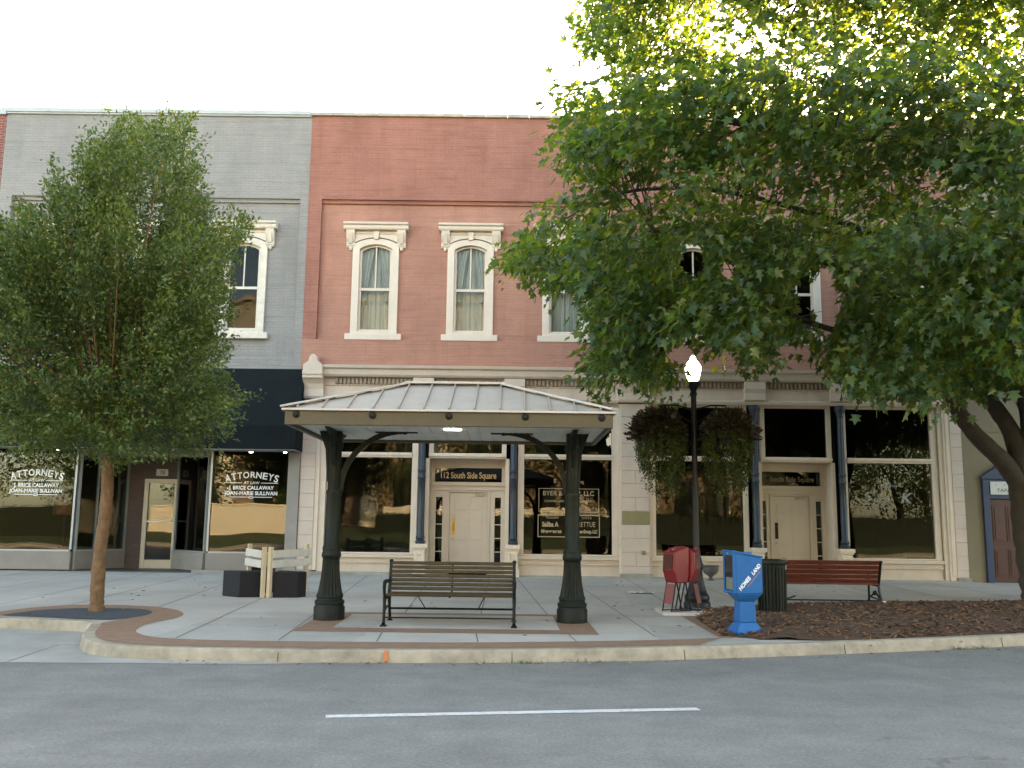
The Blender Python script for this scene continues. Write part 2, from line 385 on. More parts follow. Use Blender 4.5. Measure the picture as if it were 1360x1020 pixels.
def column(bld, x):
    p = [(.115, 1.16), (.125, 1.19), (.125, 1.23), (.095, 1.25), (.10, 1.28), (.115, 1.31), (.10, 1.35), (.083, 1.38), (.088, 2.2), (.083, 2.22), (.083, 2.80), (.10, 2.82), (.10, 2.85), (.085, 2.88), (.085, 2.98), (.10, 3.0), (.105, 3.03), (.085, 3.06), (.08, 4.5), (.10, 4.52), (.09, 4.56), (.13, 4.66), (.15, 4.70), (.15, 4.76), (.11, 4.80)]
    c = MB().lathe(p, x, 23.99, 24, 0, (1.4, 4.5, .9)).build('iron_column', BLUE, bld, smooth=True)
    q = MB(); q.box(x - .19, x + .19, 23.80, 24.17, 1.06, 1.16); q.box(x - .165, x + .165, 23.825, 24.17, 1.02, 1.06)
    q.box(x - .14, x + .14, 23.85, 24.17, .55, 1.02); q.box(x - .17, x + .17, 23.82, 24.17, .36, .52); q.box(x - .155, x + .155, 23.835, 24.17, .52, .55)
    for s in (-1, 1): q.box(x + s * .09 - .035, x + s * .09 + .035, 23.835, 23.851, .6, .97)
    q.box(x - .055, x + .055, 23.835, 23.851, .89, .97); q.box(x - .055, x + .055, 23.835, 23.851, .6, .66)
    q.build('pedestal', CRM2, c, bevel=.007)
def door_bay(bld, x0, x1, d0, d1, brass, closer_l):
    """recessed entrance between the columns; x0..x1 = clear opening, d0..d1 = door leaf"""
    yg, yd = 24.16, 24.70
    f = MB()
    f.box(x0 - .02, x0 + .10, yg - .07, yg + .07, 3.34, 4.84); f.box(x1 - .10, x1 + .02, yg - .07, yg + .07, 3.34, 4.84)
    f.box(x0 + .1, x1 - .1, yg - .068, yg + .07, 4.74, 4.84); f.box(x0 + .1, x1 - .1, yg - .09, yg + .07, 3.34, 3.47); f.box(x0 - .02, x1 + .02, yg - .13, yg - .09, 3.38, 3.45)
    f.box(x0 - .02, x1 + .02, yg + .07, yd, 3.34, 3.40)
    f.box(x0 - .10, x0, yg - .05, yd + .1, .36, 3.34); f.box(x1, x1 + .10, yg - .05, yd + .1, .36, 3.34)
    t = f.build('entrance_transom', CRM2, bld, bevel=.006)
    MB().box(x0 + .1, x1 - .1, yg, yg + .006, 3.47, 4.74).build('pane', SHOP, t)
    g = MB()
    g.box(x0, x1, yd, yd + .1, 3.13, 3.34)
    g.box(x0, x0 + .10, yd, yd + .1, 2.76, 3.13); g.box(x1 - .10, x1, yd, yd + .1, 2.76, 3.13)
    g.box(x0, x1, yd - .012, yd + .1, 2.52, 2.76); g.box(x0, x1, yd - .06, yd - .012, 2.66, 2.72); g.box(x0, x1, yd - .04, yd - .012, 2.54, 2.58)
    sl0, sl1 = d0 - .06, d1 + .06
    for a, b in ((x0, sl0), (sl1, x1)):
        w = b - a; m0, m1 = a + w * .32, b - w * .28
        g.box(a, m0, yd - .01, yd + .1, .36, 2.52); g.box(m1, b, yd - .01, yd + .1, .36, 2.52); g.box(m0, m1, yd - .01, yd + .1, 2.36, 2.52); g.box(m0, m1, yd - .01, yd + .1, .36, .60)
        for k in range(1, 5): g.box(m0, m1, yd + .0, yd + .05, .60 + k * .352 - .012, .60 + k * .352 + .012)
    g.box(sl0, d0, yd - .03, yd + .1, .36, 2.52); g.box(d1, sl1, yd - .03, yd + .1, .36, 2.52); g.box(d0, d1, yd - .03, yd + .1, 2.49, 2.52)
    fr = g.build('door_frame', CRMD, bld, bevel=.006)
    MB().box(x0 + .10, x1 - .10, yd + .03, yd + .036, 2.76, 3.13).build('sign_pane', PLATE, fr)
    for a, b in ((x0, sl0), (sl1, x1)):
        w = b - a; MB().box(a + w * .32, b - w * .28, yd + .055, yd + .061, .60, 2.36).build('sidelight_pane', PLATE, fr)
    d = MB().box(d0 + .004, d1 - .004, yd + .02, yd + .065, .40, 2.485)
    W = d1 - d0
    for k in range(2):
        a = d0 + .12 + k * (W - .2) / 2; b = a + (W - .2) / 2 - .05
        for z0, z1 in ((.62, 1.12), (1.24, 1.95), (2.03, 2.32)):
            d.box(a, b, yd + .012, yd + .02, z0, z1); d.box(a + .035, b - .035, yd + .006, yd + .012, z0 + .035, z1 - .035)
    dr = d.build('door', CRMD, bld, bevel=.004)
    h = MB().box(d0 + .07, d0 + .15, yd + .008, yd + .0195, 1.38, 1.80); h.tube([(d0 + .11, yd + .005, 1.5), (d0 + .11, yd - .04, 1.52), (d0 + .11, yd - .04, 1.68), (d0 + .11, yd + .005, 1.7)], .012)
    h.build('handle', brass, dr)
    MB().lathe([(.03, 0), (.03, .02)], 0, 0, 12).xf(Matrix.Translation((d0 + .1, yd + .02, 1.27)) @ Matrix.Rotation(R(90), 4, 'X')).build('lock', ALU, dr)
    c = MB().box(d1 - .34, d1 - .12, yd - .035, yd + .0195, 2.40, 2.455); c.bar((d1 - .3, yd - .04, 2.46), (d1 - .05, yd - .12, 2.47), .03, .015); c.bar((d1 - .05, yd - .12, 2.47), (d1 - .4, yd - .05, 2.475), .03, .015)
    c.build('door_closer', ALU, dr)
    MB().box(x0 - .1, x1 + .1, 23.86, yd + .1, .30, .36).build('threshold', GRBK, fr)
    return fr
# ---------------------------------------------------------------- red building
red = thing('painted_brick_building', (3.04, 24, .36), 'red painted brick building with cream shop fronts between the gray and yellow ones', 'building')
w = MB()
WX = [-3.665, -1.14, 1.39, 4.79, 7.53, 10.26]
holes = [(x - .5, x + .5, 6.5, 9.1) for x in WX]
wall_holes(w, -5.15, 2.98, 6.41, 10.13, 24.12, 24.45, [h for h in holes if h[0] < 2.5])
wall_holes(w, 3.62, 11.02, 6.41, 10.13, 24.12, 24.45, [h for h in holes if h[0] > 2.5])
w.box(-5.51, 11.6, 24.0, 24.449, 4.84, 6.41)
w.build('wall', RED, red)
w = MB()
for a, b in ((-5.51, -5.15), (2.98, 3.62), (11.02, 11.6)): w.box(a, b, 24.0, 24.449, 6.412, 10.23)
w.box(-5.15, 2.98, 24.06, 24.449, 10.131, 10.23); w.box(3.62, 11.02, 24.06, 24.449, 10.131, 10.23)
w.box(-5.51, 11.6, 24.0, 24.449, 10.23, 12.57)
w.build('parapet', RED2, red)
s = MB(); shell(s, -5.51, 11.6, 12.5); s.box(-5.2, 11.3, 24.46, 36.9, 4.9, 5.2); s.build('rear_walls', RUST, red)
cp = MB()
for k in range(29):
    x = -5.515 + k * .59; cp.box(x, min(x + .584, 11.61), 23.93, 24.5, 12.572, 12.665 + .004 * math.sin(k * 2.3))
cp.build('coping', CAPT, red, bevel=.012)
win0 = upper_window(red, WX[0], 24.12, CRM2, True, UPG)
for i, x in enumerate(WX[1:]):
    c = copy_tree(win0, red); c.location.x = x - WX[0]
    if i > 1:
        for ch in list(bpy.data.objects):
            if ch.parent == c and ch.name.startswith('curtain'): bpy.data.objects.remove(ch)
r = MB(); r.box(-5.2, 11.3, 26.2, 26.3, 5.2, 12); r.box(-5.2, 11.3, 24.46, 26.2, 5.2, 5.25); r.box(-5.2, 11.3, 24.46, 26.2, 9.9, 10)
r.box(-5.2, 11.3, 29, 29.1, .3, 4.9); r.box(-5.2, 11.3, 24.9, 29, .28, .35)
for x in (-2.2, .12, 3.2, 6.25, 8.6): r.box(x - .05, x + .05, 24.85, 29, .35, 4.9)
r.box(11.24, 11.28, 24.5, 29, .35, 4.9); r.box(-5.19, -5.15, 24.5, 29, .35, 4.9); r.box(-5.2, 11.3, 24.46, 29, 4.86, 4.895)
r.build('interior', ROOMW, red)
pier(red, -5.39, -5.01, 23.97, .47, 4.80, PIER, split=False)
t = MB(); t.box(-5.01, -4.90, 23.99, 24.3, .47, 4.8); t.box(-4.90, -4.74, 24.03, 24.3, .36, 4.8); t.build('trim_strip', CRM2, red, bevel=.006)
pier(red, 2.84, 3.54, 23.97, .47, 4.80, PIER, olive=1.82)
t = MB(); t.box(2.76, 2.84, 24.0, 24.3, .36, 4.8); t.box(3.54, 3.60, 24.03, 24.3, .36, 4.8); t.build('trim_strip', CRM2, red, bevel=.006)
pier(red, 11.30, 11.59, 23.97, .47, 4.80, PIER, split=False)
t = MB(); t.box(11.02, 11.12, 24.02, 24.3, .36, 4.8); t.box(11.12, 11.30, 23.98, 24.3, .36, 4.8); t.box(11.18, 11.24, 23.965, 23.98, .5, 4.7); t.build('trim_strip', WLET if False else CRM2, red, bevel=.006)
MB().lathe([(.06, 0), (.06, .03), (.03, .035)], 0, 0, 12).xf(Matrix.Translation((3.38, 23.97, 1.0)) @ Matrix.Rotation(R(90), 4, 'X')).build('vent_cap', OLIV, red)
pl = MB()
for a, b in ((-5.42, -2.3), (.05, 6.1), (8.6, 11.62)): pl.box(a, b, 23.86, 24.1, .30, .40 if a > -5 else .44)
for a, b in ((-5.42, -5.0), (2.78, 3.6), (11.28, 11.62)): pl.box(a, b, 23.90, 24.1, .401, .47)
pl.build('plinth', M('plinth_stone', (.33, .32, .27), .8, .3, 3, .3, 40, stain=(.16, .15, .12), stain_amt=.6), red, bevel=.01)
swA = shop_window(red, -4.57, -2.55); swB = shop_window(red, .34, 2.60); swC = shop_window(red, 3.72, 5.97, fr=.13); swD = shop_window(red, 8.66, 10.84)
for x in (-2.28, .07, 6.27, 8.49): column(red, x)
BRASS = M('brass', (.55, .36, .08), .35, .1, metal=.7); 
dA = door_bay(red, -2.10, -.14, -1.60, -.60, BRASS, 0)
dB = door_bay(red, 6.46, 8.26, 6.86, 7.84, BLCK, 0)
cornice(red, -4.87, 2.75); cornice(red, 3.65, 11.5)
bracket(red, -5.38, -4.86, True); bracket(red, 2.74, 3.66, False)
for x in (-2.28, .07, 6.27, 8.49):
    MB().prism([(23.9, 4.9), (23.85, 4.92), (23.83, 5.1), (23.79, 5.2), (23.79, 5.385), (23.97, 5.385), (23.97, 4.9)], 'x', x - .27, x + .27).build('frieze_block', CREAM, red, bevel=.006)
dp = MB().tube([(8.62, 24.05, 9.9), (8.62, 24.05, 6.7), (8.63, 24.04, 6.55)], .035, 10); dp.tube([(8.64, 24.03, 6.56), (8.66, 23.95, 5.75)], .06, 10)
dp.build('downpipe', M('pipe_red', (.34, .16, .12), .5), red, smooth=True)
# lettering on the glass
yt = 24.155
tx = join_text([text('t', '112 South Side Square', -1.13, 2.86, 24.722, .165, GOLD, dA, width=1.46, bold=.004)], 'lettering')
tx = join_text([text('t', 'South Side Square', 7.42, 2.87, 24.722, .14, M('dull_gold', (.34, .27, .15), .6), dB, width=1.15)], 'lettering')
OG = M('dim_gold', (.40, .31, .19), .6, .1)
def rect_frame(mb, x0, x1, z0, z1, y, t):
    mb.box(x0, x1, y - .003, y, z0, z0 + t); mb.box(x0, x1, y - .003, y, z1 - t, z1); mb.box(x0, x0 + t, y - .003, y, z0 + t, z1 - t); mb.box(x1 - t, x1, y - .003, y, z0 + t, z1 - t)
fm = MB(); rect_frame(fm, .70, 2.29, 1.36, 1.93, yt, .022); rect_frame(fm, .72, 2.27, 2.00, 2.60, yt, .012)
fm.build('gold_border', OG, swB)
join_text([text('t', 'BYER &', 1.08, 2.42, yt, .12, OG, swB, width=.5), text('t', 'L LLC', 1.95, 2.42, yt, .12, OG, swB, width=.38), text('t', 'COUNSELORS', 1.12, 2.25, yt, .06, OG, swB, width=.5), text('t', 'SOLUTIONS', 1.95, 2.25, yt, .06, OG, swB, width=.4),
           text('t', 'GUARDIAN', 1.08, 1.83, yt, .055, OG, swB, width=.3), text('t', 'SUITE B', 1.95, 1.83, yt, .055, OG, swB, width=.25),
           text('t', 'Saliba A', 1.02, 1.63, yt, .12, OG, swB, width=.42, bold=.006), text('t', 'RETTUE', 1.95, 1.63, yt, .13, OG, swB, width=.44),
           text('t', 'Management', 1.05, 1.47, yt, .085, OG, swB, width=.52, bold=.006), text('t', 'tion Group, LLC', 1.98, 1.47, yt, .085, OG, swB, width=.5, bold=.006),
           text('t', 'W', 1.42, 2.92, yt, .13, OG, swB), text('t', 'E', 1.14, 2.74, yt, .10, WLET, swB), text('t', 'ng', 1.83, 2.74, yt, .08, WLET, swB)], 'lettering')
GRL = M('gray_letter', (.26, .26, .26), .6, .1)
join_text([text('t', 'Suite G', 9.86, 2.74, yt, .075, GRL, swD, width=.5), text('t', 'S', 9.14, 2.36, yt, .26, GRL, swD, width=.26, shear=.25), text('t', 'ocial', 9.55, 2.36, yt, .13, GRL, swD, width=.5, shear=.3), text('t', 'K', 10.15, 2.34, yt, .26, GRL, swD, width=.3, shear=.2, bold=.01),
           text('t', 'C O M M U N', 9.48, 2.18, yt, .06, GRL, swD, width=.82)], 'lettering')
# ---------------------------------------------------------------- gray building
gry = thing('gray_brick_building', (-9.5, 24, .36), 'gray painted brick building with a dark awning over the attorneys\' windows', 'building')
w = MB(); GX = [-12.2, -9.55, -7.17]
wall_holes(w, -13.46, -5.73, 5.9, 10.13, 24.12, 24.45, [(x - .5, x + .5, 6.5, 9.1) for x in GX])
w.box(-13.79, -13.46, 24.0, 24.449, 5.9, 10.13); w.box(-5.73, -5.511, 24.0, 24.449, 5.9, 10.13)
w.box(-13.46, -5.73, 24.06, 24.449, 10.13, 10.23); w.box(-13.79, -13.46, 24.0, 24.449, 10.13, 10.23); w.box(-5.73, -5.511, 24.0, 24.449, 10.13, 10.23)
w.box(-13.79, -5.511, 24.0, 24.449, 10.23, 12.56); w.box(-13.79, -5.511, 24.0, 24.449, 3.62, 5.9)
w.build('wall', GRY, gry)
s = MB(); shell(s, -13.62, -5.512, 12.5); s.box(-13.3, -5.8, 24.46, 36.9, 4.9, 5.2); s.build('rear_walls', RUST, gry)
cp = MB().box(-13.79, -5.52, 23.92, 24.5, 12.575, 12.69); cp.box(-13.79, -5.52, 23.95, 24.0, 12.53, 12.575); cp.build('coping', CAPM, gry, bevel=.01)
WOLD = M('peeling_white', (.66, .60, .50), .55, .15, 6, .2, 40, stain=(.35, .27, .2), stain_amt=.5, stain_scale=5)
gw = upper_window(gry, GX[2], 24.12, WOLD, False, UPG)
for x in GX[:2]: copy_tree(gw, gry).location.x = x - GX[2]
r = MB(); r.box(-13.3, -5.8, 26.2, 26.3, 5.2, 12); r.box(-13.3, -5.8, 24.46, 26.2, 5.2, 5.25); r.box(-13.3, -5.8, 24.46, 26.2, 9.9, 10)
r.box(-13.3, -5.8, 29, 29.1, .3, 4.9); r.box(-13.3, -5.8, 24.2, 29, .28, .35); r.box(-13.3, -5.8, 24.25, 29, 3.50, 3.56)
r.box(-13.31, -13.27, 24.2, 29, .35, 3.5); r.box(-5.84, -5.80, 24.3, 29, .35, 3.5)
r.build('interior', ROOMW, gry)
aw = MB()
A0, A1, AY = -13.9, -5.36, 23.12
aw.add([(A0, 23.995, 5.60), (A1, 23.995, 5.60), (A1, AY, 4.03), (A0, AY, 4.03), (A0, AY, 3.44), (A1, AY, 3.44), (A1, 23.995, 3.44), (A0, 23.995, 3.44)],
       [(3, 2, 1, 0), (4, 5, 2, 3), (5, 6, 1, 2), (4, 3, 0, 7)])
a_ = aw.build('awning', CANV, gry); sm = a_.modifiers.new('s', 'SOLIDIFY'); sm.thickness = .012
fm = MB()
fm.tube([(A0, AY + .02, 3.43), (A1, AY + .02, 3.43)], .014, 6); fm.tube([(A1 - .02, AY + .02, 3.43), (A1 - .02, 23.99, 3.43)], .014, 6); fm.build('awning_rail', ALU, a_)
yg = 24.12
def flat_window(x0, x1, name='shop_window'):
    f = MB(); f.box(x0, x0 + .05, yg - .04, yg + .05, .9, 3.5); f.box(x1 - .05, x1, yg - .04, yg + .05, .9, 3.5); f.box(x0 + .05, x1 - .05, yg - .038, yg + .05, .86, .9); f.box(x0 + .05, x1 - .05, yg - .038, yg + .05, 3.45, 3.5)
    o = f.build(name, ALU, gry); MB().box(x0 + .05, x1 - .05, yg, yg + .006, .9, 3.45).build('pane', PLATE, o)
    MB().box(x0, x1, yg - .06, yg + .08, .40, .858).build('bulkhead', GRBK, o, bevel=.01); return o
gl = flat_window(-13.55, -11.14); gr_ = flat_window(-7.72, -5.68)
g = MB(); g.box(-5.675, -5.512, 23.98, 24.3, .36, 3.62); g.box(-5.70, -5.40, 23.93, 23.98, .40, 3.44); g.box(-8.0, -5.41, 23.90, 24.03, .34, .44); g.build('jamb', GRYT, gry, bevel=.01)
def angled(p, q, t, nm):
    (x0, y0), (x1, y1) = p, q; L = math.hypot(x1 - x0, y1 - y0); a = math.atan2(y1 - y0, x1 - x0); mt = Matrix.Translation((x0, y0, 0)) @ Matrix.Rotation(a, 4, 'Z')
    f = MB(); f.box(0, .05, -.04, .04, .86, 3.5); f.box(L - .05, L, -.04, .04, .86, 3.5); f.box(.05, L - .05, -.038, .04, .86, .9)
    for s_ in t: f.box(s_, s_ + .04, -.037, .037, .9, 3.5)
    o = f.xf(mt).build(nm, ALU, gry); MB().box(.05, L - .05, -.003, .003, .9, 3.5).xf(mt).build('pane', PLATE, o); MB().box(0, L, -.06, .06, .40, .858).xf(mt).build('bulkhead', GRBK, o)
angled((-11.10, 24.14), (-10.36, 25.46), [.55], 'return_window'); angled((-9.02, 25.46), (-7.76, 24.14), [], 'return_window')
b = MB(); b.box(-10.4, -9.93, 25.46, 25.7, .36, 3.5); b.box(-8.98, -8.90, 25.46, 25.7, .36, 3.5); b.box(-9.93, -8.98, 25.46, 25.7, 2.80, 3.5); b.build('brown_brick_wall', COCO, gry)
b = MB(); b.box(-11.1, -7.76, 24.10, 24.2, 3.3, 3.6); b.box(-11.1, -7.76, 24.2, 25.7, 3.50, 3.56); b.build('soffit', GRYT, gry)
MB().box(-11.1, -7.75, 24.02, 25.8, .33, .385).build('entry_tile', M('entry_tile', (.05, .05, .05), .5, .2), gry)
DT = M('door_tan', (.42, .36, .26), .45, .1)
d = MB(); d.box(-9.92, -9.80, 25.44, 25.52, .39, 2.78); d.box(-9.10, -8.99, 25.44, 25.52, .39, 2.78); d.box(-9.80, -9.10, 25.44, 25.52, 2.66, 2.78); d.box(-9.80, -9.10, 25.44, 25.52, .39, .62); d.box(-9.80, -9.10, 25.45, 25.5, 1.63, 1.67)
d_ = d.build('door', DT, gry, bevel=.006); MB().box(-9.80, -9.10, 25.48, 25.486, .62, 2.66).build('pane', PLATE, d_)
MB().bar((-9.78, 25.40, 1.62), (-9.12, 25.40, 1.66), .03, .03).build('push_bar', ALU, d_)
pn = MB().box(-9.62, -9.30, 25.43, 25.458, 2.86, 3.04).build('number_plate', M('plate_gray', (.45, .45, .4), .5), gry)
join_text([text('t', '78', -9.46, 2.90, 25.428, .11, BLCK, pn)], 'lettering')
LETT = WLET
def attorneys(parent, cx, k=1.0):
    L = []; s = 'ATTORNEYS'; wd = [1, .95, .95, 1.15, 1.0, 1.05, .95, 1.0, .8]; W = 1.34 * k; tot = sum(wd); p = 0
    for ch, q in zip(s, wd):
        t = (p + q / 2) / tot - .5; p += q
        z = 2.70 + .10 * (1 - (2 * t) ** 2); h = .155 + .035 * abs(2 * t)
        L.append(text('t', ch, cx + t * W, z - .02 - .03 * abs(2 * t), yg - .004, h, LETT, parent, width=W / tot * q * .88, bold=.004, rot=math.atan(.55 * t * -1) * -1))
    L.append(text('t', 'AT LAW', cx, 2.615, yg - .004, .07, LETT, parent, width=.4))
    L.append(text('t', 'J. BRICE CALLAWAY', cx, 2.475, yg - .004, .095, LETT, parent, width=1.16 * k, bold=.003))
    L.append(text('t', 'JOAN-MARIE SULLIVAN', cx, 2.335, yg - .004, .095, LETT, parent, width=1.36 * k, bold=.003))
    o = join_text(L, 'lettering')
    b = MB(); 
    for x0, x1, z in ((cx - .68 * k, cx - .24, 2.635), (cx + .24, cx + .68 * k, 2.635), (cx - .55, cx - .08, 2.275), (cx + .08, cx + .55, 2.275)): b.box(x0, x1, yg - .006, yg - .002, z, z + .014)
    b.ring([(cx + .07 * math.cos(a * .3927), 2.275 + .03 * math.sin(a * .3927)) for a in range(16)], [(cx + .05 * math.cos(a * .3927), 2.275 + .015 * math.sin(a * .3927)) for a in range(16)], yg - .006, yg - .002)
    b.build('letter_rules', LETT, parent)
attorneys(gl, -12.18); attorneys(gr_, -6.66)
SPOT = emit_mat('lit_bulb', (1, .86, .62), 14)
for x in (-11.95, -11.25, -6.85, -5.95):
    MB().lathe([(.045, 0), (.045, .02), (.03, .03)], x, 24.6, 12, 3.46).build('ceiling_spot', SPOT, gry)
sh = MB().lathe([(.30, 0), (.31, .02), (.27, .3), (.24, .42), (.23, .42)], -12.0, 25.4, 20, 1.78); sh.build('copper_lamp_shade', M('copper', (.30, .09, .04), .5, .2), gry, smooth=True)
for i, (x, n_) in enumerate(((-12.0, 1), )): MB().lathe([(.12, 0), (.12, .04), (.03, .07), (.025, 1.4)], x, 25.4, 12, .36).build('lamp_stem', BLCK, gry)
# ---------------------------------------------------------------- neighbours
ob = thing('brick_building', (-18, 24, .36), 'bare red brick wall at the far left edge beyond the gray building', 'building')
MB().box(-50, -13.80, 24.0, 37, .2, 12.5).build('wall', RUST, ob); MB().box(-50, -13.80, 23.94, 24.5, 12.502, 12.68).build('coping', CAPM, ob)
yel = thing('stucco_building', (15.8, 24, .36), 'pale yellow stucco building behind the maple trunk with a blue framed doorway', 'building')
w = MB(); wall_holes(w, 11.602, 70, .2, 4.15, 23.985, 24.3, [(12.10, 13.10, .2, 3.0)]); w.box(11.602, 70, 23.985, 24.3, 4.17, 12.6); w.box(11.602, 70, 24.0, 24.3, 4.15, 4.17); w.box(11.602, 70, 24.31, 36, 4.2, 12.5); w.box(11.65, 70, 24.6, 24.7, .2, 4.15)  # unseen far run to the right, added to keep low sun off the road
w.build('wall', STUCCO, yel)
MB().box(11.602, 70, 23.92, 24.4, 12.602, 12.72).build('coping', CAPM, yel)
MB().prism([(11.70, 3.0), (12.0, 3.0), (12.4, 3.4), (12.5, 3.4), (12.5, 3.42), (11.70, 3.42)], 'y', 23.98, 23.983) if False else None
f = MB(); f.box(12.03, 12.19, 23.90, 24.3, .36, 2.96); f.box(12.99, 13.15, 23.90, 24.3, .36, 2.96); f.box(12.19, 12.99, 23.92, 24.3, 2.46, 2.96)
f.prism([(12.0, 2.962), (13.18, 2.962), (13.18, 3.02), (12.59, 3.42), (12.0, 3.02)], 'y', 23.86, 24.0)
fr = f.build('doorway_frame', BDOOR, yel, bevel=.008)
MB().prism([(12.44, 3.07), (12.74, 3.07), (12.59, 3.19)], 'y', 23.85, 23.861).build('gable_vent', BLCK, fr)
sg = MB().box(12.22, 12.96, 23.89, 23.919, 2.57, 2.90).build('sign_panel', M('sign_white', (.55, .58, .55), .5, .05), yel, bevel=.004)
join_text([text('t', 'TAPAS', 12.59, 2.635, 23.888, .09, BLCK, sg, width=.42), text('t', '*    *    *', 12.59, 2.78, 23.888, .05, M('sign_red', (.4, .1, .1), .5), sg, width=.5)], 'lettering')
d = MB().box(12.195, 12.985, 24.02, 24.08, .37, 2.455)
for a, b, z0, z1 in ((12.28, 12.55, .5, 1.2), (12.63, 12.90, .5, 1.2), (12.28, 12.55, 1.38, 2.3), (12.63, 12.90, 1.38, 2.3)):
    d.box(a, b, 24.005, 24.02, z0, z1); d.box(a + .05, b - .05, 23.99, 24.005, z0 + .05, z1 - .05)
d_ = d.build('door', REDWD, yel, bevel=.006); MB().ball((12.92, 23.97, 1.3), .035).build('door_knob', BRASS, d_, smooth=True)
# ================================================================ ground
def struct(o): o['kind'] = 'structure'; return o
ASPH, nt, bs = nodes_of('asphalt')
v = coords(nt)
c1 = ramp(nt, noise(nt, v, .35, 6, .6), .35, .7, (.168, .155, .131, 1), (.24, .222, .188, 1))
ag = ramp(nt, noise(nt, v, 95, 3, .8), .35, .68, (.055, .053, .048, 1), (.34, .33, .30, 1))
ag2 = ramp(nt, noise(nt, v, 30, 8, .95), .40, .62, (.045, .044, .040, 1), (.365, .352, .32, 1))
cc = mixc(nt, .42, c1, ag); cc = mixc(nt, .62, cc, ag2)
tr = ramp(nt, noise(nt, coords(nt, scale=(.12, 1, 1), rot=(0, 0, R(-9))), 1.3, 4, .5), .45, .7)
cc = mixc(nt, .32, cc, mixc(nt, tr, (.187, .177, .154), (.122, .116, .102)))
pt0 = ramp(nt, noise(nt, v, 1.2, 10, .8), .36, .66, (.80, .80, .80, 1), (1.14, 1.14, 1.14, 1)); cc = mixc(nt, 1.0, cc, pt0, 'MULTIPLY')
pt = ramp(nt, noise(nt, v, 3.1, 8, .75), .64, .72)
cc = mixc(nt, pt, cc, (.115, .108, .097))
vo = nd(nt, 'ShaderNodeTexVoronoi', _feature='DISTANCE_TO_EDGE', Scale=.33)                 # hairline cracks, only here and there
wv = nd(nt, 'ShaderNodeVectorMath', _operation='MULTIPLY_ADD'); wn = nd(nt, 'ShaderNodeTexNoise', Scale=1.1, Detail=8, Roughness=.7); nt.links.new(v, wn.inputs['Vector'])
nt.links.new(wn.outputs[1], wv.inputs[0]); wv.inputs[1].default_value = (1.3, 1.3, 0); nt.links.new(v, wv.inputs[2]); nt.links.new(wv.outputs[0], vo.inputs['Vector'])
ck = ramp(nt, vo.outputs['Distance'], .002, .006, (1, 1, 1, 1), (0, 0, 0, 1)); ms = ramp(nt, noise(nt, v, .45, 3, .6), .56, .62)
mk = nd(nt, 'ShaderNodeMath', _operation='MULTIPLY'); nt.links.new(ck, mk.inputs[0]); nt.links.new(ms, mk.inputs[1]); mk2 = nd(nt, 'ShaderNodeMath', _operation='MULTIPLY'); mk2.inputs[1].default_value = .55; nt.links.new(mk.outputs[0], mk2.inputs[0])
cc = mixc(nt, mk2.outputs[0], cc, (.06, .057, .05))
dr_ = ramp(nt, noise(nt, coords(nt, scale=(.5, 1, 1), rot=(0, 0, R(-9))), 5.5, 4, .75), .70, .74); cc = mixc(nt, .0, cc, dr_); sp = nd(nt, 'ShaderNodeMath', _operation='MULTIPLY'); sp.inputs[1].default_value = .45; nt.links.new(dr_, sp.inputs[0]); cc = mixc(nt, sp.outputs[0], cc, (.075, .072, .066))
nt.links.new(cc, bs.inputs['Base Color']); bs.inputs['Roughness'].default_value = .8; bs.inputs['Specular IOR Level'].default_value = .3
bump(nt, bs, noise(nt, v, 110, 3, .8), .5, .008)
CONC, nt, bs = nodes_of('pavement_concrete')
v = coords(nt)
c1 = ramp(nt, noise(nt, v, .5, 8, .65), .32, .68, (.325, .302, .252, 1), (.455, .427, .365, 1))
gm = ramp(nt, noise(nt, v, 14, 2, .5), .73, .76)
cc = mixc(nt, gm, c1, (.20, .195, .18)); br = nd(nt, 'ShaderNodeTexBrick', Scale=1.0); br.inputs['Brick Width'].default_value = 1.32; br.inputs['Row Height'].default_value = 2.9; br.inputs['Mortar Size'].default_value = 0; br.inputs['Color1'].default_value = (.86, .86, .86, 1); br.inputs['Color2'].default_value = (1.1, 1.1, 1.1, 1); br.offset = 0
nt.links.new(coords(nt, rot=(0, 0, R(3))), br.inputs['Vector']); cc = mixc(nt, 1.0, cc, br.outputs['Color'], 'MULTIPLY')
g2 = ramp(nt, noise(nt, v, 34, 2, .5), .72, .745); cc = mixc(nt, g2, cc, (.13, .125, .11))
dt = ramp(nt, noise(nt, v, 2.6, 9, .8), .52, .7); dm = nd(nt, 'ShaderNodeMath', _operation='MULTIPLY'); dm.inputs[1].default_value = .38; nt.links.new(dt, dm.inputs[0]); cc = mixc(nt, dm.outputs[0], cc, (.17, .158, .13))
cc = mixc(nt, .25, cc, ramp(nt, noise(nt, v, 120, 3, .8), .3, .7, (.22, .21, .19, 1), (.46, .44, .40, 1)))
wet = ramp(nt, noise(nt, coords(nt, scale=(.5, 1, 1)), .9, 7, .7), .52, .75); mm = nd(nt, 'ShaderNodeMath', _operation='MULTIPLY'); mm.inputs[1].default_value = .5; nt.links.new(wet, mm.inputs[0])
cc = mixc(nt, mm.outputs[0], cc, (.20, .19, .165))
nt.links.new(cc, bs.inputs['Base Color']); bs.inputs['Roughness'].default_value = .75; bump(nt, bs, noise(nt, v, 70, 5, .7), .25, .006)
KERB = M('kerb_concrete', (.36, .31, .225), .8, .35, 4, .3, 60, stain=(.14, .12, .085), stain_amt=.75, stain_scale=3.2)
GUTT = M('gutter_concrete', (.33, .315, .275), .8, .2, 1.5, .25, 60, stain=(.19, .18, .155), stain_amt=.6)
BAND = M('stamped_brick_band', (.25, .145, .088), .8, .25, 8, .4, 28, stain=(.2, .14, .1), stain_amt=.5, stain_scale=3)
GRND = M('earth_ground', (.16, .15, .12), .9, .3, .2)
